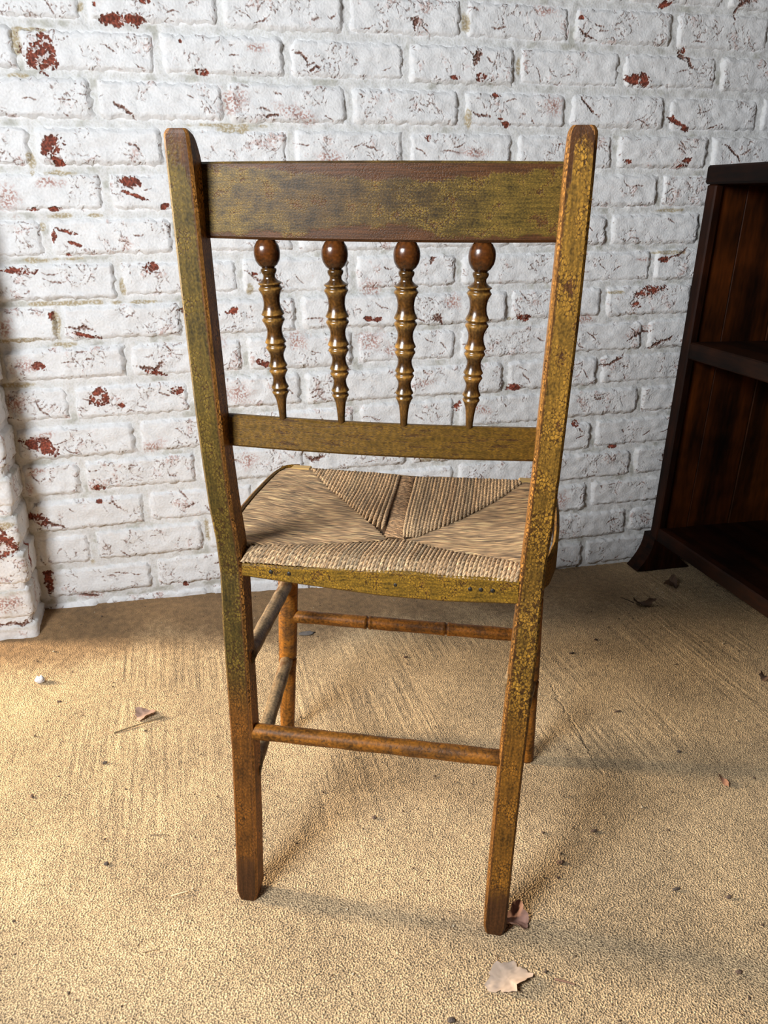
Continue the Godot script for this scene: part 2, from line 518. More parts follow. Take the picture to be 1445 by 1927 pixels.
# old paint over brown wood; kind says which piece it is for
func paint_texture(called: String, kind: String, w: int, h: int, freq: float, seed_: int) -> void:
	var mid := field(noise(FastNoiseLite.TYPE_SIMPLEX_SMOOTH, 0.012 * freq, seed_, 4), w, h)
	var fine := field(noise(FastNoiseLite.TYPE_SIMPLEX, 0.11 * freq, seed_ + 1, 3), w, h)
	var grain := streaks(noise(FastNoiseLite.TYPE_SIMPLEX, 0.09 * freq, seed_ + 2, 3), w, h, 16)
	if kind == "rail":
		var gi := noise(FastNoiseLite.TYPE_SIMPLEX, 0.09 * freq, seed_ + 2, 3).get_image(w / 16, h)
		gi.convert(Image.FORMAT_L8)
		gi.resize(w, h, Image.INTERPOLATE_CUBIC)
		grain = gi.get_data()
	var cf := noise(FastNoiseLite.TYPE_CELLULAR, 0.13 * freq, seed_ + 3, 1, FastNoiseLite.FRACTAL_NONE)
	cf.cellular_return_type = FastNoiseLite.RETURN_DISTANCE2_SUB
	cf.domain_warp_enabled = true
	cf.domain_warp_amplitude = 7.0
	cf.domain_warp_frequency = 0.07 * freq
	var craze := field(cf, w, h)
	var sf := noise(FastNoiseLite.TYPE_CELLULAR, 0.065 * freq, seed_ + 4, 1, FastNoiseLite.FRACTAL_NONE)
	sf.cellular_return_type = FastNoiseLite.RETURN_DISTANCE
	var spots := field(sf, w, h)
	var col := PackedByteArray()
	col.resize(w * h * 3)
	var hgt := PackedFloat32Array()
	hgt.resize(w * h)
	for y in h:
		var v := float(y) / h
		for x in w:
			var u := float(x) / w
			var i := y * w + x
			var mi := (mid[i] - 128.0) / 128.0
			var fi := (fine[i] - 128.0) / 128.0
			var gr := (grain[i] - 128.0) / 128.0
			var cz := craze[i]
			# paint
			var k := 1.0 + mi * 0.34 + fi * 0.28 + gr * 0.16
			var r := 92.0 * k
			var g := 73.0 * k
			var b := 29.0 * k
			var bare := 0.0
			var dense := 0.6
			var foot := 0.0
			if kind == "post_dark" or kind == "post_light":
				var face := fposmod(u * 4.0, 1.0)
				var edge := minf(face, 1.0 - face)
				bare = smoothstep(0.09, 0.02, edge + fi * 0.06) * 0.6
				bare = maxf(bare, smoothstep(0.035, 0.012, v + mi * 0.02 + fi * 0.008 - (0.02 if edge < 0.15 else 0.0)))
				bare = maxf(bare, smoothstep(0.925, 0.95, v + mi * 0.012 + fi * 0.01))
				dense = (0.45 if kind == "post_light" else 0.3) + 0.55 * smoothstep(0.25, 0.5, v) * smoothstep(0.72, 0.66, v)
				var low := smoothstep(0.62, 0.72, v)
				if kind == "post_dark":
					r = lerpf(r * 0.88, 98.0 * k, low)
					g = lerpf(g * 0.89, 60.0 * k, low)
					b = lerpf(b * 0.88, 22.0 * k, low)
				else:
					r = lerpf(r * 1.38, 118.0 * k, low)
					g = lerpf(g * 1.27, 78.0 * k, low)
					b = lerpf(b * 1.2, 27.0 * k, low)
					bare = maxf(bare, smoothstep(0.42, 0.62, mi * 0.7 + fi * 0.25 + 0.25 - absf(v - 0.21) * 3.2))
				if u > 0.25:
					# the inner, outer and front faces are coloured a lighter golden brown
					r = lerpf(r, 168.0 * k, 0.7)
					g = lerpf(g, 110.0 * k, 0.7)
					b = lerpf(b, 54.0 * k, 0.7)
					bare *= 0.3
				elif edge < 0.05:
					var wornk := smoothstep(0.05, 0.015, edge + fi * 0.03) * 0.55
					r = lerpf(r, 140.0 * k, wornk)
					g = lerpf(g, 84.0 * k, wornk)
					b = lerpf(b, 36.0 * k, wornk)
			elif kind == "rail":
				# v 0 top edge .. 1 bottom edge, u along
				dense = 0.35 + 0.5 * smoothstep(0.45, 0.6, u) * smoothstep(0.85, 0.7, u)
				var top := 0.05 + 0.16 * smoothstep(0.12, 0.6, u) * smoothstep(1.0, 0.62, u) + mi * 0.05
				bare = smoothstep(top + 0.03, top - 0.02, v + fi * 0.03)
				var bot := 0.95 - 0.13 * smoothstep(0.25, 0.45, u) * smoothstep(0.7, 0.6, u) - 0.03 + mi * 0.06
				bare = maxf(bare, smoothstep(bot - 0.02, bot + 0.03, v + fi * 0.03))
				var dim := smoothstep(0.48, 0.0, absf(u - 0.36) + absf(v - 0.45) * 0.35 + mi * 0.22 + fi * 0.08) * 0.8
				r = lerpf(r * 1.0, 64.0 * k, dim)
				g = lerpf(g * 1.0, 46.0 * k, dim)
				b = lerpf(b * 1.0, 25.0 * k, dim)
				bare = maxf(bare, smoothstep(0.5, 0.75, mi + fi * 0.4) * 0.8)
			elif kind == "trim":
				r *= 1.34
				g *= 1.26
				b *= 1.0
				dense = 0.55
				bare = smoothstep(0.45, 0.7, mi + fi * 0.35) * 0.6
			elif kind == "varnish":
				r = 140.0 * k
				g = 106.0 * k
				b = 54.0 * k
				dense = 0.0
			elif kind == "dusty":
				r = 128.0 * k
				g = 108.0 * k
				b = 80.0 * k
				dense = 0.1
				bare = smoothstep(0.2, 0.6, mi + fi * 0.3) * 0.7
			elif kind == "bamboo":
				r = 136.0 * k
				g = 86.0 * k
				b = 30.0 * k
				dense = 0.2
				bare = smoothstep(0.1, 0.6, mi + fi * 0.3) * 0.7
			# crazing and spots
			var cr := clampf((44.0 - cz) / 26.0, 0.0, 1.0) * clampf(mi * 1.3 + fi * 0.8 + dense * 1.3 - 0.25, 0.0, 1.0) * minf(dense * 5.0, 1.0)
			r = lerpf(r, 40.0, cr * 0.85)
			g = lerpf(g, 26.0, cr * 0.85)
			b = lerpf(b, 12.0, cr * 0.85)
			var sp := clampf((dense * 46.0 - spots[i] + mi * 42.0) / 14.0, 0.0, 1.0)
			if dense < 0.3:
				sp *= 0.3
			var ring := clampf(1.0 - absf(dense * 46.0 - spots[i] + mi * 42.0) / 10.0, 0.0, 1.0) * dense
			r = lerpf(r, 54.0, sp * 0.7) * (1.0 - ring * 0.35)
			g = lerpf(g, 33.0, sp * 0.7) * (1.0 - ring * 0.35)
			b = lerpf(b, 15.0, sp * 0.7) * (1.0 - ring * 0.35)
			if bare > 0.0:
				var kb := 1.0 + gr * 0.22 + fi * 0.16
				var wood := Vector3(68, 42, 22)
				if kind == "bamboo" or kind == "dusty":
					wood = Vector3(78, 52, 30)
				r = lerpf(r, wood.x * kb, bare)
				g = lerpf(g, wood.y * kb, bare)
				b = lerpf(b, wood.z * kb, bare)
			col[i * 3] = int(clampf(r, 0.0, 255.0))
			col[i * 3 + 1] = int(clampf(g, 0.0, 255.0))
			col[i * 3 + 2] = int(clampf(b, 0.0, 255.0))
			hgt[i] = 0.5 + gr * 0.03 + fi * 0.09 - cr * 0.3 - sp * 0.1 - bare * 0.25
	M[called] = surface(tex_rgb(col, w, h), tex_height(hgt, w, h), 0.05, 0.5)
	M[called].metallic_specular = 0.3

func wood_texture() -> void:
	var w := 512
	var h := 1024
	var grain := streaks(noise(FastNoiseLite.TYPE_SIMPLEX, 0.035, 51, 5), w, h, 24)
	var mid := field(noise(FastNoiseLite.TYPE_SIMPLEX_SMOOTH, 0.008, 52, 3), w, h)
	var fine := streaks(noise(FastNoiseLite.TYPE_SIMPLEX, 0.2, 53, 2), w, h, 10)
	var col := PackedByteArray()
	col.resize(w * h * 3)
	var hgt := PackedFloat32Array()
	hgt.resize(w * h)
	for i in w * h:
		var k := 1.0 + (grain[i] - 128.0) * 0.0035 + (mid[i] - 128.0) * 0.0025 + (fine[i] - 128.0) * 0.0012
		col[i * 3] = int(clampf(96.0 * k, 0.0, 255.0))
		col[i * 3 + 1] = int(clampf(56.0 * k, 0.0, 255.0))
		col[i * 3 + 2] = int(clampf(28.0 * k, 0.0, 255.0))
		hgt[i] = 0.5 + (grain[i] - 128.0) * 0.002 + (fine[i] - 128.0) * 0.001
	M.wood = surface(tex_rgb(col, w, h), tex_height(hgt, w, h), 0.05, 0.6)
	M.wood.metallic_specular = 0.25

func rush_texture() -> void:
	var w := 512
	var h := 128
	var f := field(noise(FastNoiseLite.TYPE_SIMPLEX, 0.05, 61, 3), w, h)
	var g2 := field(noise(FastNoiseLite.TYPE_SIMPLEX, 0.012, 62, 2), w, h)
	var col := PackedByteArray()
	col.resize(w * h * 3)
	var hgt := PackedFloat32Array()
	hgt.resize(w * h)
	for y in h:
		for x in w:
			var i := y * w + x
			# a twist: bands that climb round the cord
			var ph := fposmod(x / 64.0 + y / float(h) * 2.0, 1.0)
			var band := sin(ph * PI)
			var fibre := sin((x * 0.30 + y * 1.1 + (f[i] - 128.0) * 0.06))
			var k := 0.78 + 0.26 * band + fibre * 0.07 + (f[i] - 128.0) * 0.0026 + (g2[i] - 128.0) * 0.0022
			col[i * 3] = int(clampf(196.0 * k, 0, 255))
			col[i * 3 + 1] = int(clampf(162.0 * k, 0, 255))
			col[i * 3 + 2] = int(clampf(122.0 * k, 0, 255))
			hgt[i] = 0.3 + 0.4 * band + fibre * 0.06
	M.rush = surface(tex_rgb(col, w, h), tex_height(hgt, w, h), 0.12, 0.75)

func fibre_texture() -> void:
	var w := 512
	var h := 128
	var im := noise(FastNoiseLite.TYPE_SIMPLEX, 0.2, 71, 3).get_image(w / 11, h)
	im.convert(Image.FORMAT_L8)
	im.resize(w, h, Image.INTERPOLATE_CUBIC)
	var f := im.get_data()
	var g2 := field(noise(FastNoiseLite.TYPE_SIMPLEX, 0.015, 72, 2), w, h)
	var col := PackedByteArray()
	col.resize(w * h * 3)
	var hgt := PackedFloat32Array()
	hgt.resize(w * h)
	for i in w * h:
		var a := (f[i] - 128.0) / 128.0
		var k := 0.90 + a * 0.8 + (g2[i] - 128.0) * 0.0014
		var pale := clampf(a * 2.0 + (g2[i] - 128.0) * 0.014 - 0.95, 0.0, 1.0)
		col[i * 3] = int(clampf(lerpf(184.0 * k, 226.0, pale), 0, 255))
		col[i * 3 + 1] = int(clampf(lerpf(146.0 * k, 196.0, pale), 0, 255))
		col[i * 3 + 2] = int(clampf(lerpf(104.0 * k, 140.0, pale), 0, 255))
		hgt[i] = 0.5 + a * 0.4
	M.fibre = surface(tex_rgb(col, w, h), tex_height(hgt, w, h), 0.10, 0.7)

func plain(c: Color, rough: float) -> StandardMaterial3D:
	var m := StandardMaterial3D.new()
	m.albedo_color = c
	m.roughness = rough
	m.vertex_color_use_as_albedo = true
	return m

# ------------------------------------------------------------------ the room
func floor_y(x: float, z: float) -> float:
	var y := 0.0031 - 0.0253 * (clampf(x, -1.2, 1.8) - 0.2506) - 0.0076 * (clampf(z, 0.0, 1.6) - 0.891)
	# trodden earth banked up where the walls meet
	y += 0.028 * smoothstep(0.26, 0.02, z) * smoothstep(0.75, 0.0, x)
	return y

func make_floor() -> void:
	var xs := []
	var zs := []
	var x := -1.4
	while x < 2.3:
		xs.append(x)
		x += 0.014 if x > -0.5 and x < 1.7 else 0.1
	var z := -0.44
	while z < 4.4:
		zs.append(z)
		z += 0.014 if z < 1.3 else 0.1
	var f := noise(FastNoiseLite.TYPE_SIMPLEX_SMOOTH, 9.0, 31, 3)
	var pts := PackedVector3Array()
	var uvs := PackedVector2Array()
	var cols := PackedColorArray()
	for zz in zs:
		for xx in xs:
			pts.append(Vector3(xx, floor_y(xx, zz) + f.get_noise_2d(xx, zz) * 0.0016, zz))
			uvs.append(Vector2((xx + 0.4) / 1.85, (zz + 0.05) / 1.25))
			cols.append(Color.WHITE)
	var s := Soup.new()
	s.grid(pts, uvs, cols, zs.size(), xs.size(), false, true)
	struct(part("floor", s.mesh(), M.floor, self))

# One whitewashed brick: its rough face wraps to the sides that show. s runs along the face; from s > turn it turns the corner (the pier).
func brick_mesh(x0: float, x1: float, y0: float, y1: float, n: FastNoiseLite, proud: float, tip: Vector2, uvx: float, front: float, side: float, turn_at: float) -> ArrayMesh:
	var step := 0.006
	var wide := x1 - x0 + side
	var nx := int(ceil(wide / step)) + 1
	var ny := int(ceil((y1 - y0) / step)) + 1
	var pts := PackedVector3Array()
	var uvs := PackedVector2Array()
	var cols := PackedColorArray()
	for j in ny:
		var fy := float(j) / (ny - 1)
		for i in nx:
			var fs := float(i) / (nx - 1)
			var s := fs * wide
			var y := lerpf(y1, y0, fy)
			var sx := x0 + s
			var e := minf(minf(s, wide - s), minf(y - y0, y1 - y))
			# blunt corners
			var cx := maxf(0.012 - minf(s, wide - s), 0.0)
			var cy := maxf(0.012 - minf(y - y0, y1 - y), 0.0)
			e = minf(e, 0.012 - sqrt(cx * cx + cy * cy))
			var near := 1.0 - smoothstep(0.0, 0.02, e)
			var wob := n.get_noise_2d(sx * 55.0, y * 55.0)
			var wob2 := n.get_noise_2d(sx * 55.0 + 300.0, y * 55.0 + 170.0)
			var rough := n.get_noise_2d(sx * 22.0 - 90.0, y * 30.0 + 40.0)
			var d := proud + tip.x * (fs - 0.5) + tip.y * (fy - 0.5) + rough * 0.0020 + wob * 0.0006
			d -= 0.0095 * pow(1.0 - smoothstep(0.0, 0.0065, e), 1.6)
			var ox := wob2 * 0.004 * near
			var oy := wob * 0.004 * near
			var p := Vector3(sx + ox, y + oy, front + d)
			if side > 0.0:
				# round the arris at turn_at, then run back along -z
				var r := 0.008
				var q := sx - (turn_at - r)
				if q > 0.0:
					var arc := r * PI / 2.0
					if q < arc:
						var t := q / r
						p = Vector3(turn_at - r + sin(t) * (r + d), y + oy, front - r + cos(t) * (r + d))
					else:
						p = Vector3(turn_at + d, y + oy, front - r - (q - arc))
			pts.append(p)
			uvs.append(Vector2((sx + uvx - WALL_X) / WALL_W, (WALL_TOP - y) / WALL_H))
			cols.append(Color.WHITE)
	var s2 := Soup.new()
	s2.grid(pts, uvs, cols, ny, nx, false, true)
	return s2.mesh()

func mortar_mesh(x0: float, x1: float, y0: float, y1: float, n: FastNoiseLite, z: float, step: float) -> ArrayMesh:
	var nx := int((x1 - x0) / step) + 1
	var ny := int((y1 - y0) / step) + 1
	var pts := PackedVector3Array()
	var uvs := PackedVector2Array()
	var cols := PackedColorArray()
	for j in ny:
		for i in nx:
			var x := lerpf(x0, x1, float(i) / (nx - 1))
			var y := lerpf(y1, y0, float(j) / (ny - 1))
			pts.append(Vector3(x, y, z + n.get_noise_2d(x * 45.0, y * 45.0 + 500.0) * 0.003))
			uvs.append(Vector2((x - WALL_X) / WALL_W, (WALL_TOP - y) / WALL_H))
			cols.append(Color.WHITE)
	var s := Soup.new()
	s.grid(pts, uvs, cols, ny, nx, false, true)
	return s.mesh()

func slab(called: String, lo: Vector3, hi: Vector3, mat: Material) -> Node3D:
	var s := Soup.new()
	board(s, lo, hi, 0.002)
	return struct(part(called, s.mesh(), mat, self))

func make_room() -> void:
	var n := noise(FastNoiseLite.TYPE_SIMPLEX, 1.0, 41, 2)
	rng.seed = 5
	var wall := struct(base("wall_back"))
	part("mortar", mortar_mesh(-0.26, 1.80, -0.10, 1.50, n, -0.0030, 0.008), M.wash, wall)
	for j in range(-3, 18):
		var top := 1.19 - (j - 1) * COURSE
		var shift := 0.0 if j % 2 != 0 else 0.5
		for k in range(-2, 9):
			var a := (k - shift) * PITCH + 0.0045
			var b := (k + 1 - shift) * PITCH - 0.0045
			if k + 1 - shift > 7.6 or b < -0.19:
				continue
			a = maxf(a, -0.222)
			a += rng.randf_range(-0.002, 0.002)
			b += rng.randf_range(-0.002, 0.002)
			var y1 := top - 0.0045 + rng.randf_range(-0.0025, 0.0025)
			var y0 := top - COURSE + 0.0045 + rng.randf_range(-0.0025, 0.0025)
			part("brick", brick_mesh(a, b, y0, y1, n, rng.randf_range(0.0, 0.005), Vector2(rng.randf_range(-0.003, 0.003), rng.randf_range(-0.003, 0.003)), 0.0, 0.0, 0.0, 9.0), M.wash, wall)
	# the wall above the courses in view and its core
	var s := Soup.new()
	board(s, Vector3(-0.3, 1.50, -0.24), Vector3(2.2, 2.70, 0.0), 0.002)
	board(s, Vector3(-0.3, -0.2, -0.24), Vector3(2.2, 1.50, -0.02), 0.002)
	board(s, Vector3(-1.0, -0.2, -0.44), Vector3(-0.25, 2.70, -0.24), 0.002)
	part("wall_core", s.mesh(), M.limewash, wall)

	# the pier on the left that stands a half brick proud
	var pier := struct(base("pillar"))
	var t := Soup.new()
	board(t, Vector3(-0.325, -0.2, -0.24), Vector3(-0.240, 2.70, 0.092), 0.002)
	part("pier_core", t.mesh(), M.limewash, pier)
	part("mortar", brick_mesh(-0.333, -0.231, -0.08, 1.5, n, 0.0, Vector2.ZERO, 1.62, 0.103, 0.11, -0.231), M.wash, pier)
	for j in range(-3, 18):
		var top := 1.19 - (j - 1) * COURSE + 0.012
		var y1 := top - 0.0045 + rng.randf_range(-0.0025, 0.0025)
		var y0 := top - COURSE + 0.0045 + rng.randf_range(-0.0025, 0.0025)
		var wide := 0.107 if j % 2 != 0 else 0.103
		var corner := -0.226
		part("brick", brick_mesh(corner - wide, corner, y0, y1, n, rng.randf_range(0.0, 0.004), Vector2(rng.randf_range(-0.003, 0.003), 0.0), 1.62, 0.103, 0.105, corner), M.wash, pier)

	# the rest of the outbuilding, outside the frame: walls and ceiling kept dark to cut bounced light, a window and a doorway on the left, an open front
	var left := struct(base("wall_left"))
	var l := Soup.new()
	for q in [[-0.44, -0.22, -0.2, 2.7], [-0.22, 0.44, 1.05, 2.7], [0.44, 1.25, -0.2, 2.7], [1.25, 1.90, -0.2, 0.95], [1.25, 1.90, 1.60, 2.7], [1.90, 4.3, -0.2, 2.7]]:
		board(l, Vector3(-1.0, q[2], q[0]), Vector3(-0.80, q[3], q[1]), 0.002)
	part("wall_panel", l.mesh(), M.boards, left)
	slab("wall_right", Vector3(1.70, -0.2, -0.1), Vector3(1.9, 2.7, 4.3), M.boards)
	slab("ceiling", Vector3(-1.35, 2.60, -0.44), Vector3(1.9, 2.75, 4.3), M.rafters)
	var front := struct(base("wall_front"))
	var fr := Soup.new()
	board(fr, Vector3(-1.35, -0.2, 4.1), Vector3(-0.9, 2.7, 4.3), 0.002)
	board(fr, Vector3(1.2, -0.2, 4.1), Vector3(1.9, 2.7, 4.3), 0.002)
	board(fr, Vector3(-0.9, 2.1, 4.1), Vector3(1.2, 2.7, 4.3), 0.002)
	part("wall_panel", fr.mesh(), M.boards, front)

# ------------------------------------------------------------------ the chair
# local axes: x right, y up, -z towards the front of the chair (away from the camera)
func P(u: float, v: float, w: float) -> Vector3:
	return Vector3(u, w, -v)

func along_table(t: Array, w: float, k: int) -> float:
	for i in t.size() - 1:
		if w <= t[i + 1][0]:
			return lerpf(t[i][k], t[i + 1][k], clampf((w - t[i][0]) / (t[i + 1][0] - t[i][0]), 0.0, 1.0))
	return t[-1][k]

# height, rear face, outer face, inner face
const POST := [[0.0, 0.002, 0.1630, 0.1368], [0.05, 0.0085, 0.1641, 0.1374], [0.1, 0.0155, 0.1653, 0.1384], [0.2, 0.0280, 0.1681, 0.1407], [0.3, 0.0345, 0.1713, 0.1439], [0.36, 0.0385, 0.1733, 0.1462], [0.42, 0.0425, 0.1737, 0.1480], [0.46, 0.0395, 0.1750, 0.1499], [0.5, 0.0325, 0.1773, 0.1515], [0.55, 0.0260, 0.1787, 0.1528], [0.6, 0.0205, 0.1797, 0.1538], [0.7, 0.0140, 0.1820, 0.1563], [0.8, 0.0045, 0.1822, 0.1572], [0.855, -0.002, 0.1815, 0.1581]]

func post(side: float) -> ArrayMesh:
	var s := Soup.new()
	var rings := []
	var tints := []
	var hs := [0.0, 0.004, 0.012, 0.05, 0.1, 0.15, 0.2, 0.25, 0.3, 0.36, 0.40, 0.42, 0.44, 0.46, 0.48, 0.5, 0.55, 0.6, 0.7, 0.78, 0.818, 0.825, 0.832, 0.838, 0.843, 0.847, 0.850, 0.8525, 0.8542]
	hs.reverse()
	var b := 0.0026
	for w in hs:
		var rear := along_table(POST, w, 1)
		var out := along_table(POST, w, 2)
		var inn := along_table(POST, w, 3)
		var depth := 0.0275 + 0.002 * smoothstep(0.3, 0.42, w) * smoothstep(0.6, 0.46, w)
		var f := rear + depth
		if w > 0.815:
			# the top is scrolled back at the front
			f = rear + depth * sqrt(maxf(1.0 - pow((w - 0.815) / 0.0405, 2.0), 0.03))
		var sh := 0.0
		if w < 0.01:
			sh = 0.003 * (1.0 - w / 0.01)
		if w > 0.848:
			sh = 0.0032 * pow((w - 0.848) / 0.0062, 2.0)
		out -= sh
		inn += sh
		rear += sh * 0.5
		f = maxf(f - sh * 0.3, rear + 2.2 * b)
		# round from the inner rear corner: rear, outer, front, inner
		rings.append([P(side * (inn + b), rear, w), P(side * (out - b), rear, w), P(side * out, rear + b, w), P(side * out, f - b, w), P(side * (out - b), f, w), P(side * (inn + b), f, w), P(side * inn, f - b, w), P(side * inn, rear + b, w)])
		tints.append(Color.WHITE)
	loft(s, rings, tints, 1.0, true)
	return s.mesh()

# a rail bowed to the rear between the posts
func bowed(u0: float, v_end: float, bow: float, w0: float, w1: float, thick: float, lift := 0.0) -> ArrayMesh:
	var s := Soup.new()
	var rings := []
	var tints := []
	var b := 0.0022
	var n := 20
	for i in n + 1:
		var u := lerpf(-u0, u0, float(i) / n)
		var q := 1.0 - pow(u / u0, 2.0)
		var v := v_end - bow * q
		var a := w0 - lift * q
		var c := w1
		rings.append([P(u, v, c - b), P(u, v, a + b), P(u, v + b, a), P(u, v + thick - b, a), P(u, v + thick, a + b), P(u, v + thick, c - b), P(u, v + thick - b * 2, c), P(u, v + b * 1.6, c)])
		tints.append(Color.WHITE)
	loft(s, rings, tints, 3.0, true)
	# swap: picture across = along the rail, picture down = rear face from top to bottom
	var face: float = (w1 - w0) / (2.0 * (w1 - w0 + thick))
	for i in s.uv.size():
		var q := s.uv[i]
		s.uv[i] = Vector2(q.y, q.x / face)
	return s.mesh()

func spindle(a: Vector3, b: Vector3) -> Array:
	# a bottom, b top; measured from the top in parts of the whole length
	var ball := [[0.0, 0.0068], [0.008, 0.0086], [0.032, 0.0111], [0.068, 0.0120], [0.104, 0.0111], [0.130, 0.0086], [0.140, 0.0066], [0.145, 0.0056]]
	var rest := [[0.145, 0.0056], [0.150, 0.0070], [0.160, 0.0073], [0.172, 0.0066], [0.182, 0.0055], [0.20, 0.0058], [0.215, 0.0085], [0.222, 0.0107], [0.227, 0.0110], [0.233, 0.0097], [0.240, 0.0095], [0.247, 0.0105], [0.254, 0.0112], [0.260, 0.0108], [0.285, 0.0086], [0.325, 0.0076], [0.36, 0.0085], [0.385, 0.0105], [0.392, 0.0108], [0.398, 0.0092], [0.408, 0.0091], [0.416, 0.0104], [0.424, 0.0107], [0.43, 0.0101], [0.46, 0.0077], [0.49, 0.0071], [0.52, 0.0082], [0.54, 0.0098], [0.546, 0.0100], [0.552, 0.0087], [0.562, 0.0086], [0.57, 0.0096], [0.577, 0.0097], [0.584, 0.0090], [0.61, 0.0069], [0.63, 0.0065], [0.655, 0.0074], [0.674, 0.0089], [0.680, 0.0091], [0.686, 0.0080], [0.696, 0.0079], [0.703, 0.0088], [0.709, 0.0089], [0.716, 0.0082], [0.74, 0.0063], [0.757, 0.0061], [0.78, 0.0068], [0.80, 0.0084], [0.806, 0.0085], [0.812, 0.0073], [0.822, 0.0073], [0.829, 0.0081], [0.836, 0.0081], [0.843, 0.0072], [0.875, 0.0052], [0.93, 0.0040], [1.0, 0.0034]]
	var tint := func(r: float, t: float) -> Color:
		# ridges rubbed to gold, hollows still varnished brown
		var here := 0.0108 - 0.0045 * maxf(t - 0.2, 0.0)
		var k := smoothstep(0.88, 1.0, r / here) if t > 0.19 and t < 0.85 else 0.15
		return Color(0.19, 0.145, 0.115).lerp(Color(0.62, 0.56, 0.48), k)
	var dark := func(_r: float, t: float) -> Color:
		return Color(0.17, 0.095, 0.075)
	var s1 := Soup.new()
	turned(s1, b, a, spread(ball, 3, dark), 24, 3.0)
	var s2 := Soup.new()
	turned(s2, b, a, spread(rest, 2, tint), 20, 3.0)
	return [s2.mesh(), s1.mesh()]

func rod(a: Vector3, b: Vector3, r0: float, r1: float, rings: Array, tint := Color.WHITE) -> ArrayMesh:
	var prof := []
	var n := 14
	for i in n + 1:
		prof.append([float(i) / n, lerpf(r0, r1, float(i) / n) * (1.0 + 0.04 * sin(i * 2.3)), tint])
	for q in rings:
		for d in [[-0.022, 1.0], [-0.014, 1.06], [-0.006, 1.08], [-0.003, 0.86], [0.003, 0.86], [0.006, 1.08], [0.014, 1.06], [0.022, 1.0]]:
			prof.append([q + d[0], lerpf(r0, r1, q) * d[1], tint * (Color(0.5, 0.42, 0.36) if d[1] < 0.9 else Color.WHITE)])
	prof.sort_custom(func(x, y): return x[0] < y[0])
	prof.push_front([0.0, 0.0005, tint])
	prof.append([1.0, 0.0005, tint])
	var s := Soup.new()
	turned(s, a, b, prof, 18, 3.0)
	return s.mesh()

# seat plan: outer edge of the seat on one side at depth v
func seat_half(v: float) -> float:
	return along_table([[0.03, 0.158], [0.05, 0.166], [0.085, 0.183], [0.13, 0.192], [0.175, 0.196], [0.23, 0.199], [0.3, 0.2], [0.34, 0.199], [0.357, 0.194], [0.368, 0.184], [0.374, 0.165]], v, 1)

func seat_h(u: float, v: float) -> float:
	var half := seat_half(v)
	var h := 0.4475 - 0.009 * smoothstep(0.0, 0.10, half - absf(u)) * smoothstep(0.03, 0.12, v) * smoothstep(0.385, 0.29, v)
	if v < 0.075:
		var q := (0.075 - v) / 0.032
		h -= 0.0125 * q * q
	if v > 0.355:
		var q := (v - 0.355) / 0.02
		h -= 0.008 * q * q
	return h

const SEAM_LB := [[-0.152, 0.060], [-0.1487, 0.0655], [-0.1173, 0.0808], [-0.0721, 0.1038], [-0.006, 0.1295]]
const SEAM_LF := [[-0.150, 0.362], [-0.1434, 0.3512], [-0.0755, 0.25], [-0.0356, 0.1855], [-0.006, 0.136]]
const SEAM_RF := [[0.022, 0.136], [0.0511, 0.1701], [0.0796, 0.2131], [0.1107, 0.2703], [0.1526, 0.3472], [0.158, 0.362]]
const SEAM_RB := [[0.022, 0.133], [0.0561, 0.1162], [0.101, 0.0988], [0.1234, 0.0833], [0.15, 0.068], [0.156, 0.060]]

func cord(s: Soup, path: Array, width: float, high: float, tint: Color, uoff: float, along := 16.0, voff := 0.0) -> void:
	var pts := PackedVector3Array()
	var uvs := PackedVector2Array()
	var cols := PackedColorArray()
	var far := 0.0
	for i in path.size():
		var p: Vector3 = path[i]
		if i > 0:
			far += p.distance_to(path[i - 1])
		var dir: Vector3 = ((path[mini(i + 1, path.size() - 1)] as Vector3) - path[maxi(i - 1, 0)]).normalized()
		var across := dir.cross(Vector3.UP)
		if across.length() < 0.1:
			across = Vector3.RIGHT
		across = across.normalized()
		var up := across.cross(dir).normalized()
		var end := 1.0
		if i == path.size() - 1:
			end = 0.55
		for k in 7:
			var t := lerpf(-0.25, PI + 0.25, k / 6.0)
			pts.append(p + across * cos(t) * width * 0.53 * end + up * (sin(t) * high * end - (1.0 - end) * 0.002))
			uvs.append(Vector2(far * along + uoff, k / 6.0 * (1.0 if voff == 0.0 else 0.4) + voff))
			cols.append(tint)
	s.grid(pts, uvs, cols, path.size(), 7, false, false)
	# make it face up
	var at := s.n.size() - pts.size() + (path.size() / 2) * 7 + 3
	var dir2: Vector3 = ((path[path.size() / 2] as Vector3) - path[maxi(path.size() / 2 - 1, 0)])
	if s.n[at].y < 0.0 or (absf(s.n[at].y) < 0.2 and s.n[at].z < 0.0 and absf(dir2.y) > 0.5 * dir2.length()):
		for i in range(s.n.size() - pts.size(), s.n.size()):
			s.n[i] = -s.n[i]
		var from := s.idx.size() - (path.size() - 1) * 36
		for i in range(from, s.idx.size(), 3):
			var q := s.idx[i + 1]
			s.idx[i + 1] = s.idx[i + 2]
			s.idx[i + 2] = q

func straw_tint() -> Color:
	var k := rng.randf_range(0.70, 1.22)
	var warm := rng.randf_range(-0.05, 0.05)
	return Color(k * (1.0 + warm), k, k * (1.0 - warm))

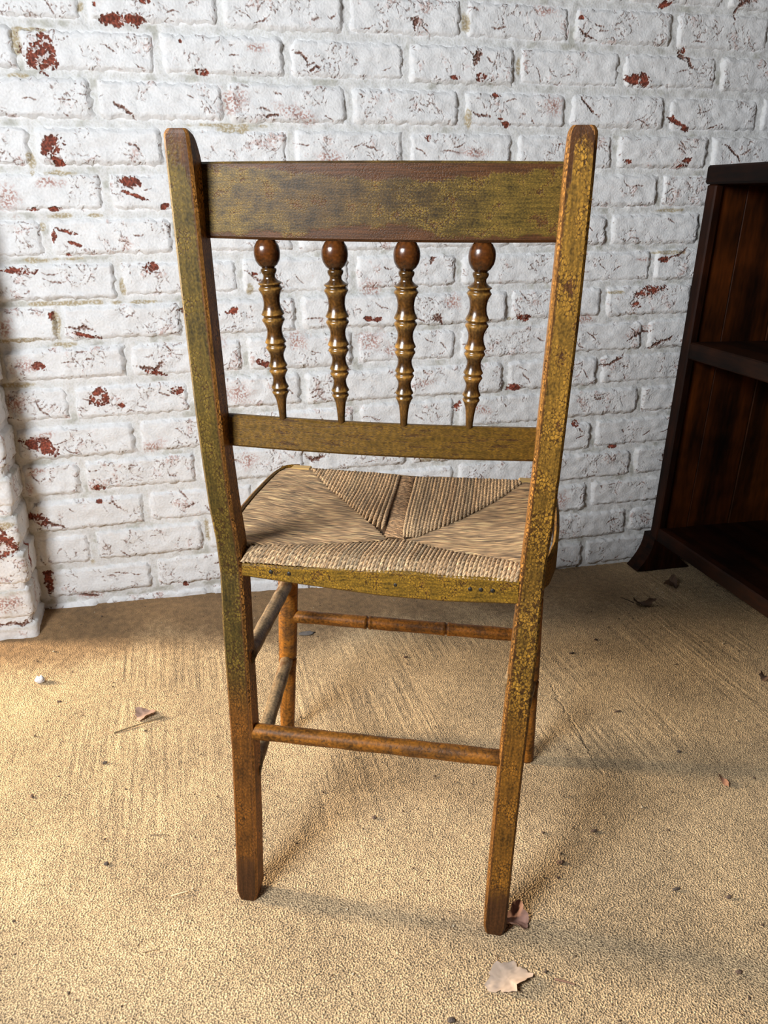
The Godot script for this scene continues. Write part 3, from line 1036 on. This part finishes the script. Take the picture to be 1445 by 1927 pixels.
func make_seat(chair: Node3D) -> void:
	rng.seed = 9
	# back panel: cords wrapped over the back rail
	var s := Soup.new()
	var u := -0.1475
	while u < 0.1485:
		var lean := 0.006
		var vs := 0.13
		if u < -0.006:
			vs = along_table(SEAM_LB, u, 1)
		elif u > 0.022:
			vs = along_table(SEAM_RB, u, 1)
		else:
			vs = 0.134
		vs += rng.randf_range(-0.0015, 0.0015)
		var path := []
		for q in 9:
			var t := q / 8.0
			var v := lerpf(0.0435, vs, pow(t, 1.3))
			path.append(P(u + lean * t, v, seat_h(u, v) - 0.001 + rng.randf_range(-0.0002, 0.0002)))
		cord(s, path, 0.0047, 0.0026, straw_tint() * Color(0.94, 0.97, 1.0), rng.randf())
		u += 0.0044 + rng.randf_range(-0.0003, 0.0003)
	part("rush_panel", s.mesh(), M.rush, chair).set_meta("kind", "stuff")
	# front panel, with the worn gap left of the middle
	s = Soup.new()
	u = -0.147
	while u < 0.156:
		var vs := 0.14
		if u < -0.006:
			vs = along_table(SEAM_LF, u, 1)
		elif u > 0.022:
			vs = along_table(SEAM_RF, u, 1)
		var worn := u > -0.019 and u < 0.004
		if not worn:
			var path := []
			for q in 11:
				var t := q / 10.0
				var v := lerpf(0.3765, vs + rng.randf_range(-0.001, 0.001), t)
				var uu := u
				if u > -0.04 and u < 0.05:
					uu += 0.016 * t * t * (1.0 - absf(u - 0.005) / 0.045) * (0.6 if u > 0.0 else 1.0)
				path.append(P(uu, v, seat_h(u, v) + rng.randf_range(-0.0003, 0.0003)))
			cord(s, path, 0.0050, 0.0026, straw_tint(), rng.randf())
		u += 0.0047 + rng.randf_range(-0.0004, 0.0004)
	part("rush_panel", s.mesh(), M.rush, chair).set_meta("kind", "stuff")
	# side panels: old, flattened cords that run from side to side
	for side in [-1, 1]:
		s = Soup.new()
		var v := 0.052
		while v < 0.366:
			var us := 0.0
			var apex := -0.006 if side < 0 else 0.022
			# where the seam crosses this depth
			var mid_v := 0.133
			var tb: Array = (SEAM_LB if side < 0 else SEAM_RB) if v < mid_v else (SEAM_LF if side < 0 else SEAM_RF)
			us = apex
			for i in tb.size() - 1:
				var a: Array = tb[i]
				var b: Array = tb[i + 1]
				if (a[1] - v) * (b[1] - v) <= 0.0 and a[1] != b[1]:
					us = lerpf(a[0], b[0], (v - a[1]) / (b[1] - a[1]))
			var outer: float = side * (seat_half(v) - 0.008)
			us -= side * 0.0035 * rng.randf_range(0.2, 1.0)
			if absf(outer - us) > 0.008 and (us - outer) * side < 0.0:
				var path := []
				var slope := rng.randf_range(-0.0008, 0.0008)
				for q in 9:
					var t := q / 8.0
					var uu := lerpf(outer, us, t)
					var fan := 0.010 * smoothstep(0.10, 0.05, v) * (1.0 - t)
					path.append(P(uu, v + slope * t + fan, seat_h(uu, v) - 0.0012 * (1.0 if q == 0 else 0.0) - 0.0006 + rng.randf_range(-0.0003, 0.0003)))
				cord(s, path, 0.0037, 0.0017, straw_tint(), rng.randf() * 7.0, 3.2, rng.randf() + 0.01)
			v += 0.0030 + rng.randf_range(-0.0003, 0.0003)
		part("rush_panel", s.mesh(), M.fibre, chair).set_meta("kind", "stuff")
	# loose cross-wound stalks in the worn gap
	s = Soup.new()
	for i in 46:
		var v := lerpf(0.146, 0.366, i / 45.0)
		var c := lerpf(0.004, -0.010, smoothstep(0.14, 0.37, v))
		var path := []
		var tw := rng.randf_range(-0.003, 0.003)
		for q in 5:
			var t := q / 4.0
			path.append(P(c + lerpf(-0.012, 0.012, t), v + tw * t, seat_h(0.0, v) - 0.0035 + 0.001 * sin(t * PI)))
		cord(s, path, 0.0042, 0.0014, straw_tint() * Color(0.8, 0.7, 0.62), rng.randf())
	part("loose_rush", s.mesh(), M.rush, chair).set_meta("kind", "stuff")
	# added base plate under the cords, to block light
	s = Soup.new()
	var pts := PackedVector3Array()
	var uvs := PackedVector2Array()
	var cols := PackedColorArray()
	for i in 18:
		var v := lerpf(0.047, 0.371, i / 17.0)
		for k in 13:
			var uu := lerpf(-1.0, 1.0, k / 12.0) * (seat_half(v) - 0.010)
			pts.append(P(uu, v, seat_h(uu, v) - 0.005))
			uvs.append(Vector2(uu * 9.0, v * 9.0))
			cols.append(Color(0.28, 0.22, 0.17))
	s.grid(pts, uvs, cols, 18, 13, false, false)
	var under := PackedVector3Array()
	for p in pts:
		under.append(p + Vector3(0, -0.012, 0))
	s.grid(under, uvs, cols, 18, 13, false, true)
	part("seat_light_block", s.mesh(), M.rush, chair)
	# thin shaped trim nailed round the frame: back, two sides, front
	s = Soup.new()
	var rings := []
	var tints := []
	for i in 17:
		var q := i / 16.0
		var uu := lerpf(-0.1478, 0.1490, q)
		var top := lerpf(0.4330, 0.4375, smoothstep(0.0, 0.6, q)) + 0.0006 * sin(q * 23.0)
		var bot := along_table([[-0.15, 0.4185], [-0.07, 0.4130], [0.006, 0.4078], [0.08, 0.4072], [0.15, 0.4105]], uu, 1)
		var v := 0.0425 - 0.001 * sin(q * PI)
		rings.append([P(uu, v, top - 0.002), P(uu, v, bot + 0.002), P(uu, v + 0.002, bot), P(uu, v + 0.008, bot), P(uu, v + 0.009, bot + 0.002), P(uu, v + 0.009, top - 0.002), P(uu, v + 0.007, top), P(uu, v + 0.002, top)])
		tints.append(Color.WHITE)
	loft(s, rings, tints, 5.0)
	var trim := part("seat_trim", s.mesh(), M.trim, chair)
	for q in [[-0.1152, 0.4265], [-0.095, 0.4262], [0.0207, 0.4226], [0.0993, 0.4243], [0.1104, 0.4246], [0.1225, 0.4244]]:
		var nh := Soup.new()
		turned(nh, P(q[0], 0.0445, q[1]), P(q[0], 0.0412, q[1]), [[0.0, 0.0026, Color.WHITE], [0.7, 0.0026, Color.WHITE], [1.0, 0.0018, Color.WHITE], [1.0, 0.0003, Color.WHITE]], 10)
		part("nail_head", nh.mesh(), M.iron, trim)
	s = Soup.new()
	rings = []
	tints = []
	var line := []
	for i in 26:
		var v := lerpf(0.060, 0.357, i / 25.0)
		line.append(Vector2(seat_half(v), v))
	for i in 7:
		var t := i / 6.0 * PI / 2.0
		line.append(Vector2(0.170 + 0.026 * cos(t), 0.354 + 0.0235 * sin(t)))
	for side in [-1.0, 1.0]:
		rings = []
		tints = []
		for i in line.size():
			var q: Vector2 = line[i]
			var d: Vector2 = (line[mini(i + 1, line.size() - 1)] - line[maxi(i - 1, 0)]).normalized()
			var inw := Vector2(-d.y, d.x)
			if inw.x > 0.0 and i < 28:
				inw = -inw
			if i >= 28:
				inw = (Vector2(0.165, 0.345) - q).normalized()
			var a := q
			var b := q + inw * 0.006
			var top := 0.4495
			var bot := 0.4155
			rings.append([P(side * a.x, a.y, top - 0.0025), P(side * a.x, a.y, bot + 0.002), P(side * (a.x + b.x) / 2.0, (a.y + b.y) / 2.0, bot), P(side * b.x, b.y, bot + 0.002), P(side * b.x, b.y, top - 0.002), P(side * (a.x * 0.4 + b.x * 0.6), a.y * 0.4 + b.y * 0.6, top)])
			tints.append(Color(1.0, 0.92, 0.8))
		s = Soup.new()
		loft(s, rings, tints, 5.0)
		part("seat_trim", s.mesh(), M.trim, chair)
	s = Soup.new()
	board(s, P(-0.172, 0.380, 0.4165), P(0.172, 0.366, 0.4400), 0.002, Color(1.1, 1.0, 0.85))
	part("seat_trim", s.mesh(), M.trim, chair)
	# exposed pale ends of the front rail beside the front panel
	for side in [-1.0, 1.0]:
		s = Soup.new()
		var a: float = 0.1475
		var b: float = 0.1815
		var x0: float = minf(side * a, side * b)
		board(s, P(x0, 0.374, 0.432), P(x0 + b - a, 0.352, 0.4492), 0.004, Color.WHITE)
		part("rail_end", s.mesh(), M.pale, chair)

func make_chair() -> void:
	var chair := base("rush_chair", Vector3(0.2506, 0.0031, 0.891), Vector3(-0.0031, -0.4101, -0.0263))
	tag(chair, "old mustard painted wooden chair with rush seat and four turned back spindles", "chair")
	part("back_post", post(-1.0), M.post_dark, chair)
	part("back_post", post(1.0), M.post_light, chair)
	part("top_rail", bowed(0.160, 0.0235, 0.011, 0.7660, 0.8300, 0.012, 0.0015), M.rail, chair)
	part("lower_rail", bowed(0.156, 0.0420, 0.011, 0.5650, 0.5975, 0.013, 0.0), M.trim_rail, chair)
	for q in [[-0.1010, -0.0949], [-0.0368, -0.0348], [0.0286, 0.0268], [0.0948, 0.0898]]:
		var t: Array = spindle(P(q[1], 0.0465 - 0.011 * (1.0 - pow(q[1] / 0.156, 2.0)), 0.5960), P(q[0], 0.0295 - 0.011 * (1.0 - pow(q[0] / 0.16, 2.0)), 0.7655))
		var sp := part("spindle", t[0], M.varnish, chair)
		part("ball", t[1], M.varnish, sp)
	make_seat(chair)
	for side in [-1.0, 1.0]:
		var s := Soup.new()
		var prof := []
		for q in [[0.0, 0.0003], [0.0, 0.0095], [0.01, 0.0110], [0.1, 0.0118], [0.2, 0.0124], [0.29, 0.0130], [0.318, 0.0140], [0.328, 0.0142], [0.333, 0.0122], [0.340, 0.0122], [0.345, 0.0142], [0.355, 0.0140], [0.40, 0.0142], [0.55, 0.0147], [0.63, 0.0148], [0.645, 0.0152], [0.650, 0.0132], [0.656, 0.0132], [0.661, 0.0152], [0.68, 0.0150], [0.8, 0.0152], [1.0, 0.0150]]:
			var groove: bool = q[1] < 0.0135 and q[0] > 0.325
			prof.append([q[0], q[1], Color(0.45, 0.36, 0.3) if groove else Color(1, 1, 1)])
		turned(s, P(side * 0.1925, 0.337, 0.0), P(side * 0.176, 0.333, 0.432), prof, 22, 3.0)
		part("front_leg", s.mesh(), M.bamboo, chair)
	part("front_stretcher", rod(P(-0.183, 0.335, 0.218), P(0.183, 0.335, 0.218), 0.0098, 0.0098, [0.338, 0.662]), M.bamboo, chair)
	part("back_stretcher", rod(P(-0.150, 0.040, 0.2215), P(0.150, 0.040, 0.2205), 0.0096, 0.0096, [], Color(0.9, 0.88, 0.8)), M.bamboo, chair)
	for side in [-1.0, 1.0]:
		part("side_stretcher", rod(P(side * 0.183, 0.330, 0.2740), P(side * 0.150, 0.050, 0.3130), 0.0098, 0.0092, []), M.dusty, chair)
		part("side_stretcher", rod(P(side * 0.187, 0.330, 0.1430), P(side * 0.147, 0.040, 0.1640), 0.0098, 0.0092, []), M.dusty, chair)

# ------------------------------------------------------------------ the bookcase
# local axes: x into the case, y up, z along its open front (towards the camera)
func make_bookcase() -> void:
	var b := base("bookcase", Vector3(1.162, 0.071, 0.043), Vector3(0.042, 0.0, -0.030))
	tag(b, "dark brown wooden open bookcase with shelf standing by the brick wall", "bookcase")
	var w := 0.92
	var h := 0.828
	var d := 0.33
	var t := 0.022
	var dark := Color(0.10, 0.078, 0.062)
	var inside := Color(0.27, 0.22, 0.13)
	var s := Soup.new()
	board(s, Vector3(0.0, 0.0, 0.0), Vector3(0.020, h - 0.036, 0.030), 0.003, dark, 0.3)
	part("stile", s.mesh(), M.wood, b)
	s = Soup.new()
	board(s, Vector3(0.0, 0.0, w - 0.03), Vector3(0.020, h - 0.036, w), 0.003, dark, 0.7)
	part("stile", s.mesh(), M.wood, b)
	s = Soup.new()
	board(s, Vector3(-0.004, h - 0.036, -0.004), Vector3(d, h, w + 0.004), 0.004, dark, 1.3)
	part("top", s.mesh(), M.wood, b)
	s = Soup.new()
	board(s, Vector3(0.0, 0.0, 0.03), Vector3(0.024, 0.034, w - 0.03), 0.003, dark, 2.1)
	part("bottom_rail", s.mesh(), M.wood, b)
	s = Soup.new()
	board(s, Vector3(0.02, 0.006, 0.0), Vector3(d, 0.026, w), 0.002, dark, 2.7)
	part("bottom_board", s.mesh(), M.wood, b)
	s = Soup.new()
	board(s, Vector3(0.002, 0.438, 0.024), Vector3(d - 0.01, 0.474, w - 0.024), 0.003, Color(0.11, 0.10, 0.10), 3.3)
	part("shelf", s.mesh(), M.wood, b)
	# side boards: the one by the wall in three planks
	var cut := [0.020, 0.088, 0.205, d]
	for i in 3:
		s = Soup.new()
		board(s, Vector3(cut[i] + 0.0008, 0.02, 0.001), Vector3(cut[i + 1] - 0.0008, h - 0.03, 0.018 - 0.0012 * (i % 2)), 0.0015, inside * Color([1.1, 0.85, 0.95][i], [1.0, 0.8, 0.95][i], [0.85, 0.8, 0.9][i]), 4.0 + i * 1.7)
		part("side_board", s.mesh(), M.wood, b)
	s = Soup.new()
	board(s, Vector3(0.02, 0.02, w - 0.018), Vector3(d, h - 0.03, w), 0.002, inside, 9.1)
	part("side_board", s.mesh(), M.wood, b)
	for i in 6:
		s = Soup.new()
		var z0 := 0.004 + i * (w - 0.008) / 6.0
		board(s, Vector3(d - 0.014, 0.01, z0 + 0.0008), Vector3(d, h - 0.02, z0 + (w - 0.008) / 6.0 - 0.0008), 0.0015, inside * Color(1.15 - 0.07 * (i % 3), 1.0, 0.85), 11.0 + i * 2.3)
		part("back_board", s.mesh(), M.wood, b)
	# flared bracket feet
	for q in [[0.0, 0.086], [w - 0.10, 0.042]]:
		s = Soup.new()
		var hf: float = q[1]
		var ring := []
		var n := 8
		for i in n + 1:
			var k := i / float(n)
			ring.append(Vector2(-0.036 * pow(1.0 - k, 2.2), -hf * (1.0 - k)))
		for i in n + 1:
			var k := 1.0 - i / float(n)
			ring.append(Vector2(0.04 + 0.07 * pow(1.0 - k, 1.6), -hf * (1.0 - k)))
		var zs := [q[0] - 0.022, q[0] - 0.018, q[0] + 0.020, q[0] + 0.024]
		var rings := []
		for z in zs:
			var one := []
			for p in ring:
				one.append(Vector3(p.x, p.y + 0.006, z))
			rings.append(one)
		foot_loft(s, rings, dark)
		part("foot", s.mesh(), M.wood, b)
		s = Soup.new()
		board(s, Vector3(d - 0.05, -hf, q[0] + 0.0), Vector3(d - 0.005, 0.008, q[0] + 0.05), 0.003, dark, 5.5)
		part("foot", s.mesh(), M.wood, b)

func foot_loft(s: Soup, rings: Array, tint: Color) -> void:
	var m: int = rings[0].size()
	var centre := Vector3.ZERO
	for p in rings[0]:
		centre += p / m
	for i in rings.size() - 1:
		for k in m:
			var a: Vector3 = rings[i][k]
			var b: Vector3 = rings[i][(k + 1) % m]
			var d: Vector3 = rings[i + 1][(k + 1) % m]
			var e: Vector3 = rings[i + 1][k]
			var edge := b - a
			var outw := edge.cross(Vector3(0, 0, 1))
			s.quad(a, b, d, e, Vector2(k * 0.02, a.z * 2.0), Vector2(k * 0.02 + 0.02, a.z * 2.0), Vector2(k * 0.02 + 0.02, e.z * 2.0), Vector2(k * 0.02, e.z * 2.0), tint, outw if k != m / 2 - 1 else Vector3.UP)
	for end in [0, rings.size() - 1]:
		var o := Vector3(0, 0, -1) if end == 0 else Vector3(0, 0, 1)
		for k in m / 2 - 1:
			var a: Vector3 = rings[end][k]
			var b: Vector3 = rings[end][k + 1]
			var d: Vector3 = rings[end][m - 2 - k]
			var e: Vector3 = rings[end][m - 1 - k]
			s.quad(a, b, d, e, Vector2(a.x * 2, a.y * 2), Vector2(b.x * 2, b.y * 2), Vector2(d.x * 2, d.y * 2), Vector2(e.x * 2, e.y * 2), tint, o)

# ------------------------------------------------------------------ what lies on the floor
# a dry leaf: ragged outline in polar steps, curled, with a little thickness
func leaf_mesh(length: float, wide: float, curl: float, lobes: int, seed_: int, tint: Color) -> ArrayMesh:
	var r := RandomNumberGenerator.new()
	r.seed = seed_
	var seg := 36
	var rim := []
	var wave := noise(FastNoiseLite.TYPE_SIMPLEX_SMOOTH, 1.0, seed_, 2)
	for k in seg:
		var t := TAU * k / seg
		rim.append(1.0 + 0.07 * cos(lobes * t) + 0.35 * wave.get_noise_2d(cos(t) * 1.3, sin(t) * 1.3) + r.randf_range(-0.08, 0.06))
	var s := Soup.new()
	for face in 2:
		var pts := PackedVector3Array()
		var uvs := PackedVector2Array()
		var cols := PackedColorArray()
		for j in 8:
			var q := j / 7.0
			for k in seg + 1:
				var t := TAU * k / seg
				var rr: float = q * lerpf(1.0, rim[k % seg], q)
				var x := cos(t) * rr * length * 0.5
				var z := sin(t) * rr * wide * 0.5
				var y := curl * (q * q * (0.45 + 0.55 * sin(2.0 * t + seed_)) + 0.30 * wave.get_noise_2d(x * 60.0, z * 60.0 + 9.0) * q)
				y += 0.0012 + curl * 0.18 - (0.0006 if face else 0.0)
				pts.append(Vector3(x, maxf(y, 0.0004), z))
				uvs.append(Vector2(x * 20.0, z * 20.0))
				var vein := 0.86 + 0.14 * absf(sin(t * lobes * 0.5 + 0.3)) + 0.2 * wave.get_noise_2d(x * 140.0, z * 140.0) + r.randf_range(-0.03, 0.03)
				cols.append(tint * Color(vein, vein, vein))
		s.grid(pts, uvs, cols, 8, seg + 1, true, face == 0)
	return s.mesh()

func stick_mesh(a: Vector3, b: Vector3, radius: float, bend: float, tint: Color) -> ArrayMesh:
	var s := Soup.new()
	var mid := (a + b) / 2.0 + Vector3(bend, 0.001, bend * 0.4)
	var last := a
	for i in 4:
		var t := (i + 1) / 4.0
		var q := a.lerp(mid, t).lerp(mid.lerp(b, t), t)
		turned(s, last, q, [[0.0, radius * (1.0 - i * 0.1), tint], [0.5, radius * (1.02 - i * 0.1), tint], [1.0, radius * (0.9 - i * 0.1), tint]], 7)
		last = q
	return s.mesh()

func pebble_mesh(size: Vector3, seed_: int, tint: Color) -> ArrayMesh:
	var n := noise(FastNoiseLite.TYPE_SIMPLEX, 1.3, seed_, 2)
	var pts := PackedVector3Array()
	var uvs := PackedVector2Array()
	var cols := PackedColorArray()
	for j in 8:
		var p := PI * j / 7.0
		for k in 13:
			var t := TAU * (k % 12) / 12.0
			var d := Vector3(sin(p) * cos(t), cos(p), sin(p) * sin(t))
			var r := 1.0 + 0.45 * n.get_noise_3dv(d * 1.2)
			pts.append(Vector3(d.x * size.x, (d.y + 0.8) * size.y, d.z * size.z) * r * 0.5)
			uvs.append(Vector2(k / 12.0, j / 7.0))
			cols.append(tint)
	var s := Soup.new()
	s.grid(pts, uvs, cols, 8, 13, true, true)
	return s.mesh()

func on_floor(x: float, z: float) -> Vector3:
	return Vector3(x, floor_y(x, z) + 0.0004, z)

func make_debris() -> void:
	var o := base("dry_leaf", on_floor(0.382, 1.005), Vector3(0, 0.3, 0))
	part("blade", leaf_mesh(0.047, 0.036, 0.006, 2, 5, Color(0.50, 0.38, 0.29)), M.leaf, o)
	part("stalk", stick_mesh(Vector3(-0.004, 0.002, -0.012), Vector3(0.008, 0.002, -0.030), 0.0006, 0.002, Color(0.2, 0.13, 0.08)), M.leaf, o)
	tag(o, "pale buff dry leaf lying flat below the chair's right rear foot", "leaf")
	o = base("dry_leaf", on_floor(0.421, 0.938), Vector3(0.0, 0.9, 0.0))
	part("blade", leaf_mesh(0.032, 0.030, 0.013, 4, 8, Color(0.36, 0.20, 0.15)), M.leaf, o)
	tag(o, "reddish brown curled dry leaf touching the chair's right rear foot", "leaf")
	o = base("dry_leaf", on_floor(-0.019, 0.399), Vector3(0.0, 0.2, 0.0))
	part("blade", leaf_mesh(0.034, 0.030, 0.007, 3, 12, Color(0.42, 0.27, 0.20)), M.leaf, o)
	tag(o, "small pinkish brown dry leaf beside the thin straight twig", "leaf")
	o = base("dry_leaf", on_floor(1.042, 0.222), Vector3(0.0, -0.4, 0.0))
	part("blade", leaf_mesh(0.050, 0.022, 0.014, 3, 21, Color(0.10, 0.055, 0.03)), M.leaf, o)
	part("stalk", stick_mesh(Vector3(-0.020, 0.004, 0.0), Vector3(-0.048, 0.010, -0.012), 0.0012, 0.002, Color(0.07, 0.04, 0.02)), M.leaf, o)
	tag(o, "dark curled dry leaf with stalk in the seat's shadow", "leaf")
	o = base("dry_leaf", on_floor(1.158, 0.152), Vector3(0.0, 0.6, 0.0))
	part("blade", leaf_mesh(0.034, 0.028, 0.022, 4, 33, Color(0.09, 0.05, 0.028)), M.leaf, o)
	tag(o, "dark crumpled dry leaf on the floor near the bookcase foot", "leaf")
	o = base("dry_leaf", on_floor(1.092, 0.548), Vector3(0.0, 1.2, 0.0))
	part("blade", leaf_mesh(0.026, 0.018, 0.008, 3, 41, Color(0.14, 0.08, 0.05)), M.leaf, o)
	tag(o, "small brown dry leaf at the right edge of the picture below the bookcase", "leaf")
	o = base("dry_leaf", on_floor(0.829, 0.778), Vector3(0.0, 1.4, 0.0))
	part("blade", leaf_mesh(0.026, 0.008, 0.004, 2, 47, Color(0.34, 0.17, 0.10)), M.leaf, o)
	tag(o, "narrow rust brown leaf scrap on the open floor right of the chair", "leaf")
	tag(part("twig", stick_mesh(Vector3.ZERO, Vector3(0.080, 0.001, -0.024), 0.0011, 0.001, Color(0.20, 0.15, 0.08)), M.leaf, self, on_floor(-0.065, 0.437) + Vector3(0, 0.001, 0)), "thin straight twig on the floor left of the chair", "twig")
	tag(part("twig", stick_mesh(Vector3.ZERO, Vector3(0.024, 0.001, 0.008), 0.0008, 0.003, Color(0.16, 0.11, 0.07)), M.leaf, self, on_floor(-0.003, 0.687) + Vector3(0, 0.001, 0)), "tiny bent twig on the bright floor left of the left rear leg", "twig")
	tag(part("straw", stick_mesh(Vector3.ZERO, Vector3(0.020, 0.0005, -0.002), 0.0011, 0.0, Color(0.72, 0.60, 0.38)), M.leaf, self, on_floor(0.024, 0.800) + Vector3(0, 0.001, 0)), "short pale straw on the floor level with the left rear foot", "straw")
	tag(part("straw", stick_mesh(Vector3.ZERO, Vector3(0.018, 0.0005, 0.001), 0.0008, 0.002, Color(0.40, 0.30, 0.18)), M.leaf, self, on_floor(-0.008, 0.873) + Vector3(0, 0.001, 0)), "short brown straw on the floor nearer the camera than the left rear foot", "straw")
	tag(part("twig", stick_mesh(Vector3.ZERO, Vector3(0.018, 0.0005, 0.012), 0.0012, 0.001, Color(0.22, 0.12, 0.08)), M.leaf, self, on_floor(0.432, 1.018) + Vector3(0, 0.001, 0)), "short dark twig to the right of the pale buff leaf", "twig")
	tag(part("stone", pebble_mesh(Vector3(0.016, 0.014, 0.013), 4, Color(0.72, 0.72, 0.74)), M.stone, self, on_floor(-0.204, 0.248)), "small whitish stone chip on the bright floor near the left wall", "stone")
	tag(part("slate_chip", pebble_mesh(Vector3(0.030, 0.003, 0.016), 6, Color(0.13, 0.12, 0.11)), M.stone, self, on_floor(0.292, 0.187)), "flat dark chip on the floor under the seat, behind the front stretcher", "chip")
	var bits := [[-0.074, 0.513, 0.011, 0.008, "small dark seed husk below the thin straight twig"], [-0.163, 0.322, 0.012, 0.005, "small brown crumb between white stone chip and twig"], [-0.17, 0.567, 0.006, 0.008, "small dark crumb at the far left of the bright floor"], [-0.057, 0.726, 0.009, 0.009, "round dark crumb in the open floor left of the left rear foot"], [0.299, 0.727, 0.008, 0.010, "grey crumb on the floor under the back stretcher"], [0.463, 0.318, 0.014, 0.006, "flat dark crumb under the seat near the front right leg"], [0.785, 0.379, 0.016, 0.007, "dark bark crumb on the floor beyond the front right leg"], [0.858, 0.342, 0.012, 0.008, "small black crumb near the edge of the seat's shadow"], [0.769, 0.578, 0.018, 0.004, "thin dark husk in the light patch right of the front leg"], [0.806, 0.700, 0.012, 0.008, "small black crumb by the narrow rust brown leaf scrap"], [0.587, 0.825, 0.014, 0.008, "angular black chip right of the right rear leg"], [0.516, 0.866, 0.013, 0.010, "round dark grey crumb beside the right rear leg"], [0.637, 0.941, 0.016, 0.006, "flat dark grey chip on the floor at lower right"], [0.693, 0.968, 0.013, 0.006, "brown chip on the floor near the lower right edge"], [0.636, 1.060, 0.011, 0.007, "dark crumb near the lower right corner of the picture"], [0.306, 1.035, 0.012, 0.009, "dark crumb at the bottom edge below the chair"]]
	for i in bits.size():
		var q: Array = bits[i]
		tag(part("crumb", pebble_mesh(Vector3(q[2] * 0.72, 0.0032, q[3] * 0.62), 60 + i, Color(0.10, 0.075, 0.06).lerp(Color(0.16, 0.10, 0.07), (i % 3) / 2.0)), M.stone, self, on_floor(q[0], q[1])), q[4], "crumb", "crumbs and husks scattered on the floor")
	# grit nobody could count
	var mm := MultiMesh.new()
	mm.transform_format = MultiMesh.TRANSFORM_3D
	mm.use_colors = true
	mm.mesh = pebble_mesh(Vector3(0.0036, 0.0022, 0.0028), 90, Color.WHITE)
	mm.instance_count = 700
	rng.seed = 17
	for i in 700:
		var x := rng.randf_range(-0.35, 1.3)
		var z := rng.randf_range(0.03, 1.12)
		var k := rng.randf_range(0.4, 1.1) * (0.7 if i % 4 else 1.15)
		mm.set_instance_transform(i, Transform3D(Basis(Vector3.UP, rng.randf() * TAU).scaled(Vector3(k, k, k)), on_floor(x, z)))
		var c := Color(0.09, 0.06, 0.04) if rng.randf() < 0.72 else Color(0.5, 0.42, 0.30)
		mm.set_instance_color(i, c)
	var grit := MultiMeshInstance3D.new()
	grit.multimesh = mm
	grit.name = "grit"
	grit.material_override = M.stone
	grit.set_meta("kind", "stuff")
	add_child(grit, true)
	tag(grit, "scattered dark and pale grit over the whole concrete floor", "grit")

func area(called: String, at: Vector3, towards: Vector3, size: Vector2, c: Color, energy: float) -> void:
	var l := AreaLight3D.new()
	l.name = called
	l.area_size = size
	l.light_color = c
	l.light_energy = energy
	l.shadow_enabled = true
	l.area_range = 12.0
	l.area_attenuation = 2.0
	add_child(l, true)
	l.look_at_from_position(at, towards)

func _ready() -> void:
	# camera
	var cam := Camera3D.new()
	cam.name = "camera"
	cam.position = Vector3(0.10335, 0.7726, 1.57991)
	cam.rotation = Vector3(-0.343992, -0.249639, -0.015849)
	cam.fov = rad_to_deg(2.0 * atan(963.5 / 1452.49))
	cam.near = 0.02
	add_child(cam)
	cam.current = true
	# sky and exposure
	var sky_mat := ProceduralSkyMaterial.new()
	sky_mat.sky_top_color = Color(0.62, 0.72, 0.85)
	sky_mat.sky_horizon_color = Color(0.86, 0.88, 0.90)
	sky_mat.ground_bottom_color = Color(0.35, 0.33, 0.28)
	sky_mat.ground_horizon_color = Color(0.6, 0.6, 0.56)
	var sky := Sky.new()
	sky.sky_material = sky_mat
	var env := Environment.new()
	env.background_mode = Environment.BG_SKY
	env.sky = sky
	env.tonemap_mode = Environment.TONE_MAPPER_LINEAR
	env.tonemap_exposure = 1.0
	env.background_energy_multiplier = 0.2
	env.sdfgi_enabled = true
	env.ssao_enabled = true
	env.ssil_enabled = true
	var we := WorldEnvironment.new()
	we.name = "surroundings"
	we.environment = env
	add_child(we)
	# daylight through the openings: the window in the left wall, the doorway behind the pier
	area("window_daylight", Vector3(-0.82, 1.26, 1.57), Vector3(0.30, 0.60, 0.40), Vector2(0.60, 0.50), Color(0.97, 0.985, 1.0), 6.0)
	area("doorway_daylight", Vector3(-1.70, 0.72, -0.15), Vector3(0.4, 0.0, 0.75), Vector2(0.26, 0.50), Color(1.0, 0.90, 0.76), 11.5)

	wall_texture()
	floor_texture()
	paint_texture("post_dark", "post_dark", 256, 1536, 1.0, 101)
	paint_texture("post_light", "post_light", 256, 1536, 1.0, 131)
	paint_texture("rail", "rail", 1024, 256, 1.0, 161)
	paint_texture("trim", "trim", 512, 512, 1.0, 191)
	M.trim_rail = M.trim.duplicate()
	M.trim_rail.albedo_color = Color(0.82, 0.80, 0.80)
	paint_texture("bamboo", "bamboo", 512, 512, 1.0, 221)
	paint_texture("varnish", "varnish", 512, 512, 1.4, 251)
	paint_texture("dusty", "dusty", 512, 512, 1.0, 281)
	M.varnish.roughness = 0.24
	M.varnish.metallic_specular = 0.5
	M.varnish.heightmap_scale = 0.02
	wood_texture()
	rush_texture()
	fibre_texture()
	M.limewash = plain(Color(0.80, 0.80, 0.78), 0.9)
	M.boards = plain(Color(0.36, 0.32, 0.28), 0.9)
	M.rafters = plain(Color(0.27, 0.23, 0.19), 0.9)
	M.pale = plain(Color(0.68, 0.55, 0.32), 0.6)
	M.iron = plain(Color(0.10, 0.08, 0.06), 0.5)
	M.leaf = plain(Color.WHITE, 0.8)
	M.stone = plain(Color.WHITE, 0.8)

	make_floor()
	make_room()
	make_bookcase()
	make_chair()
	make_debris()
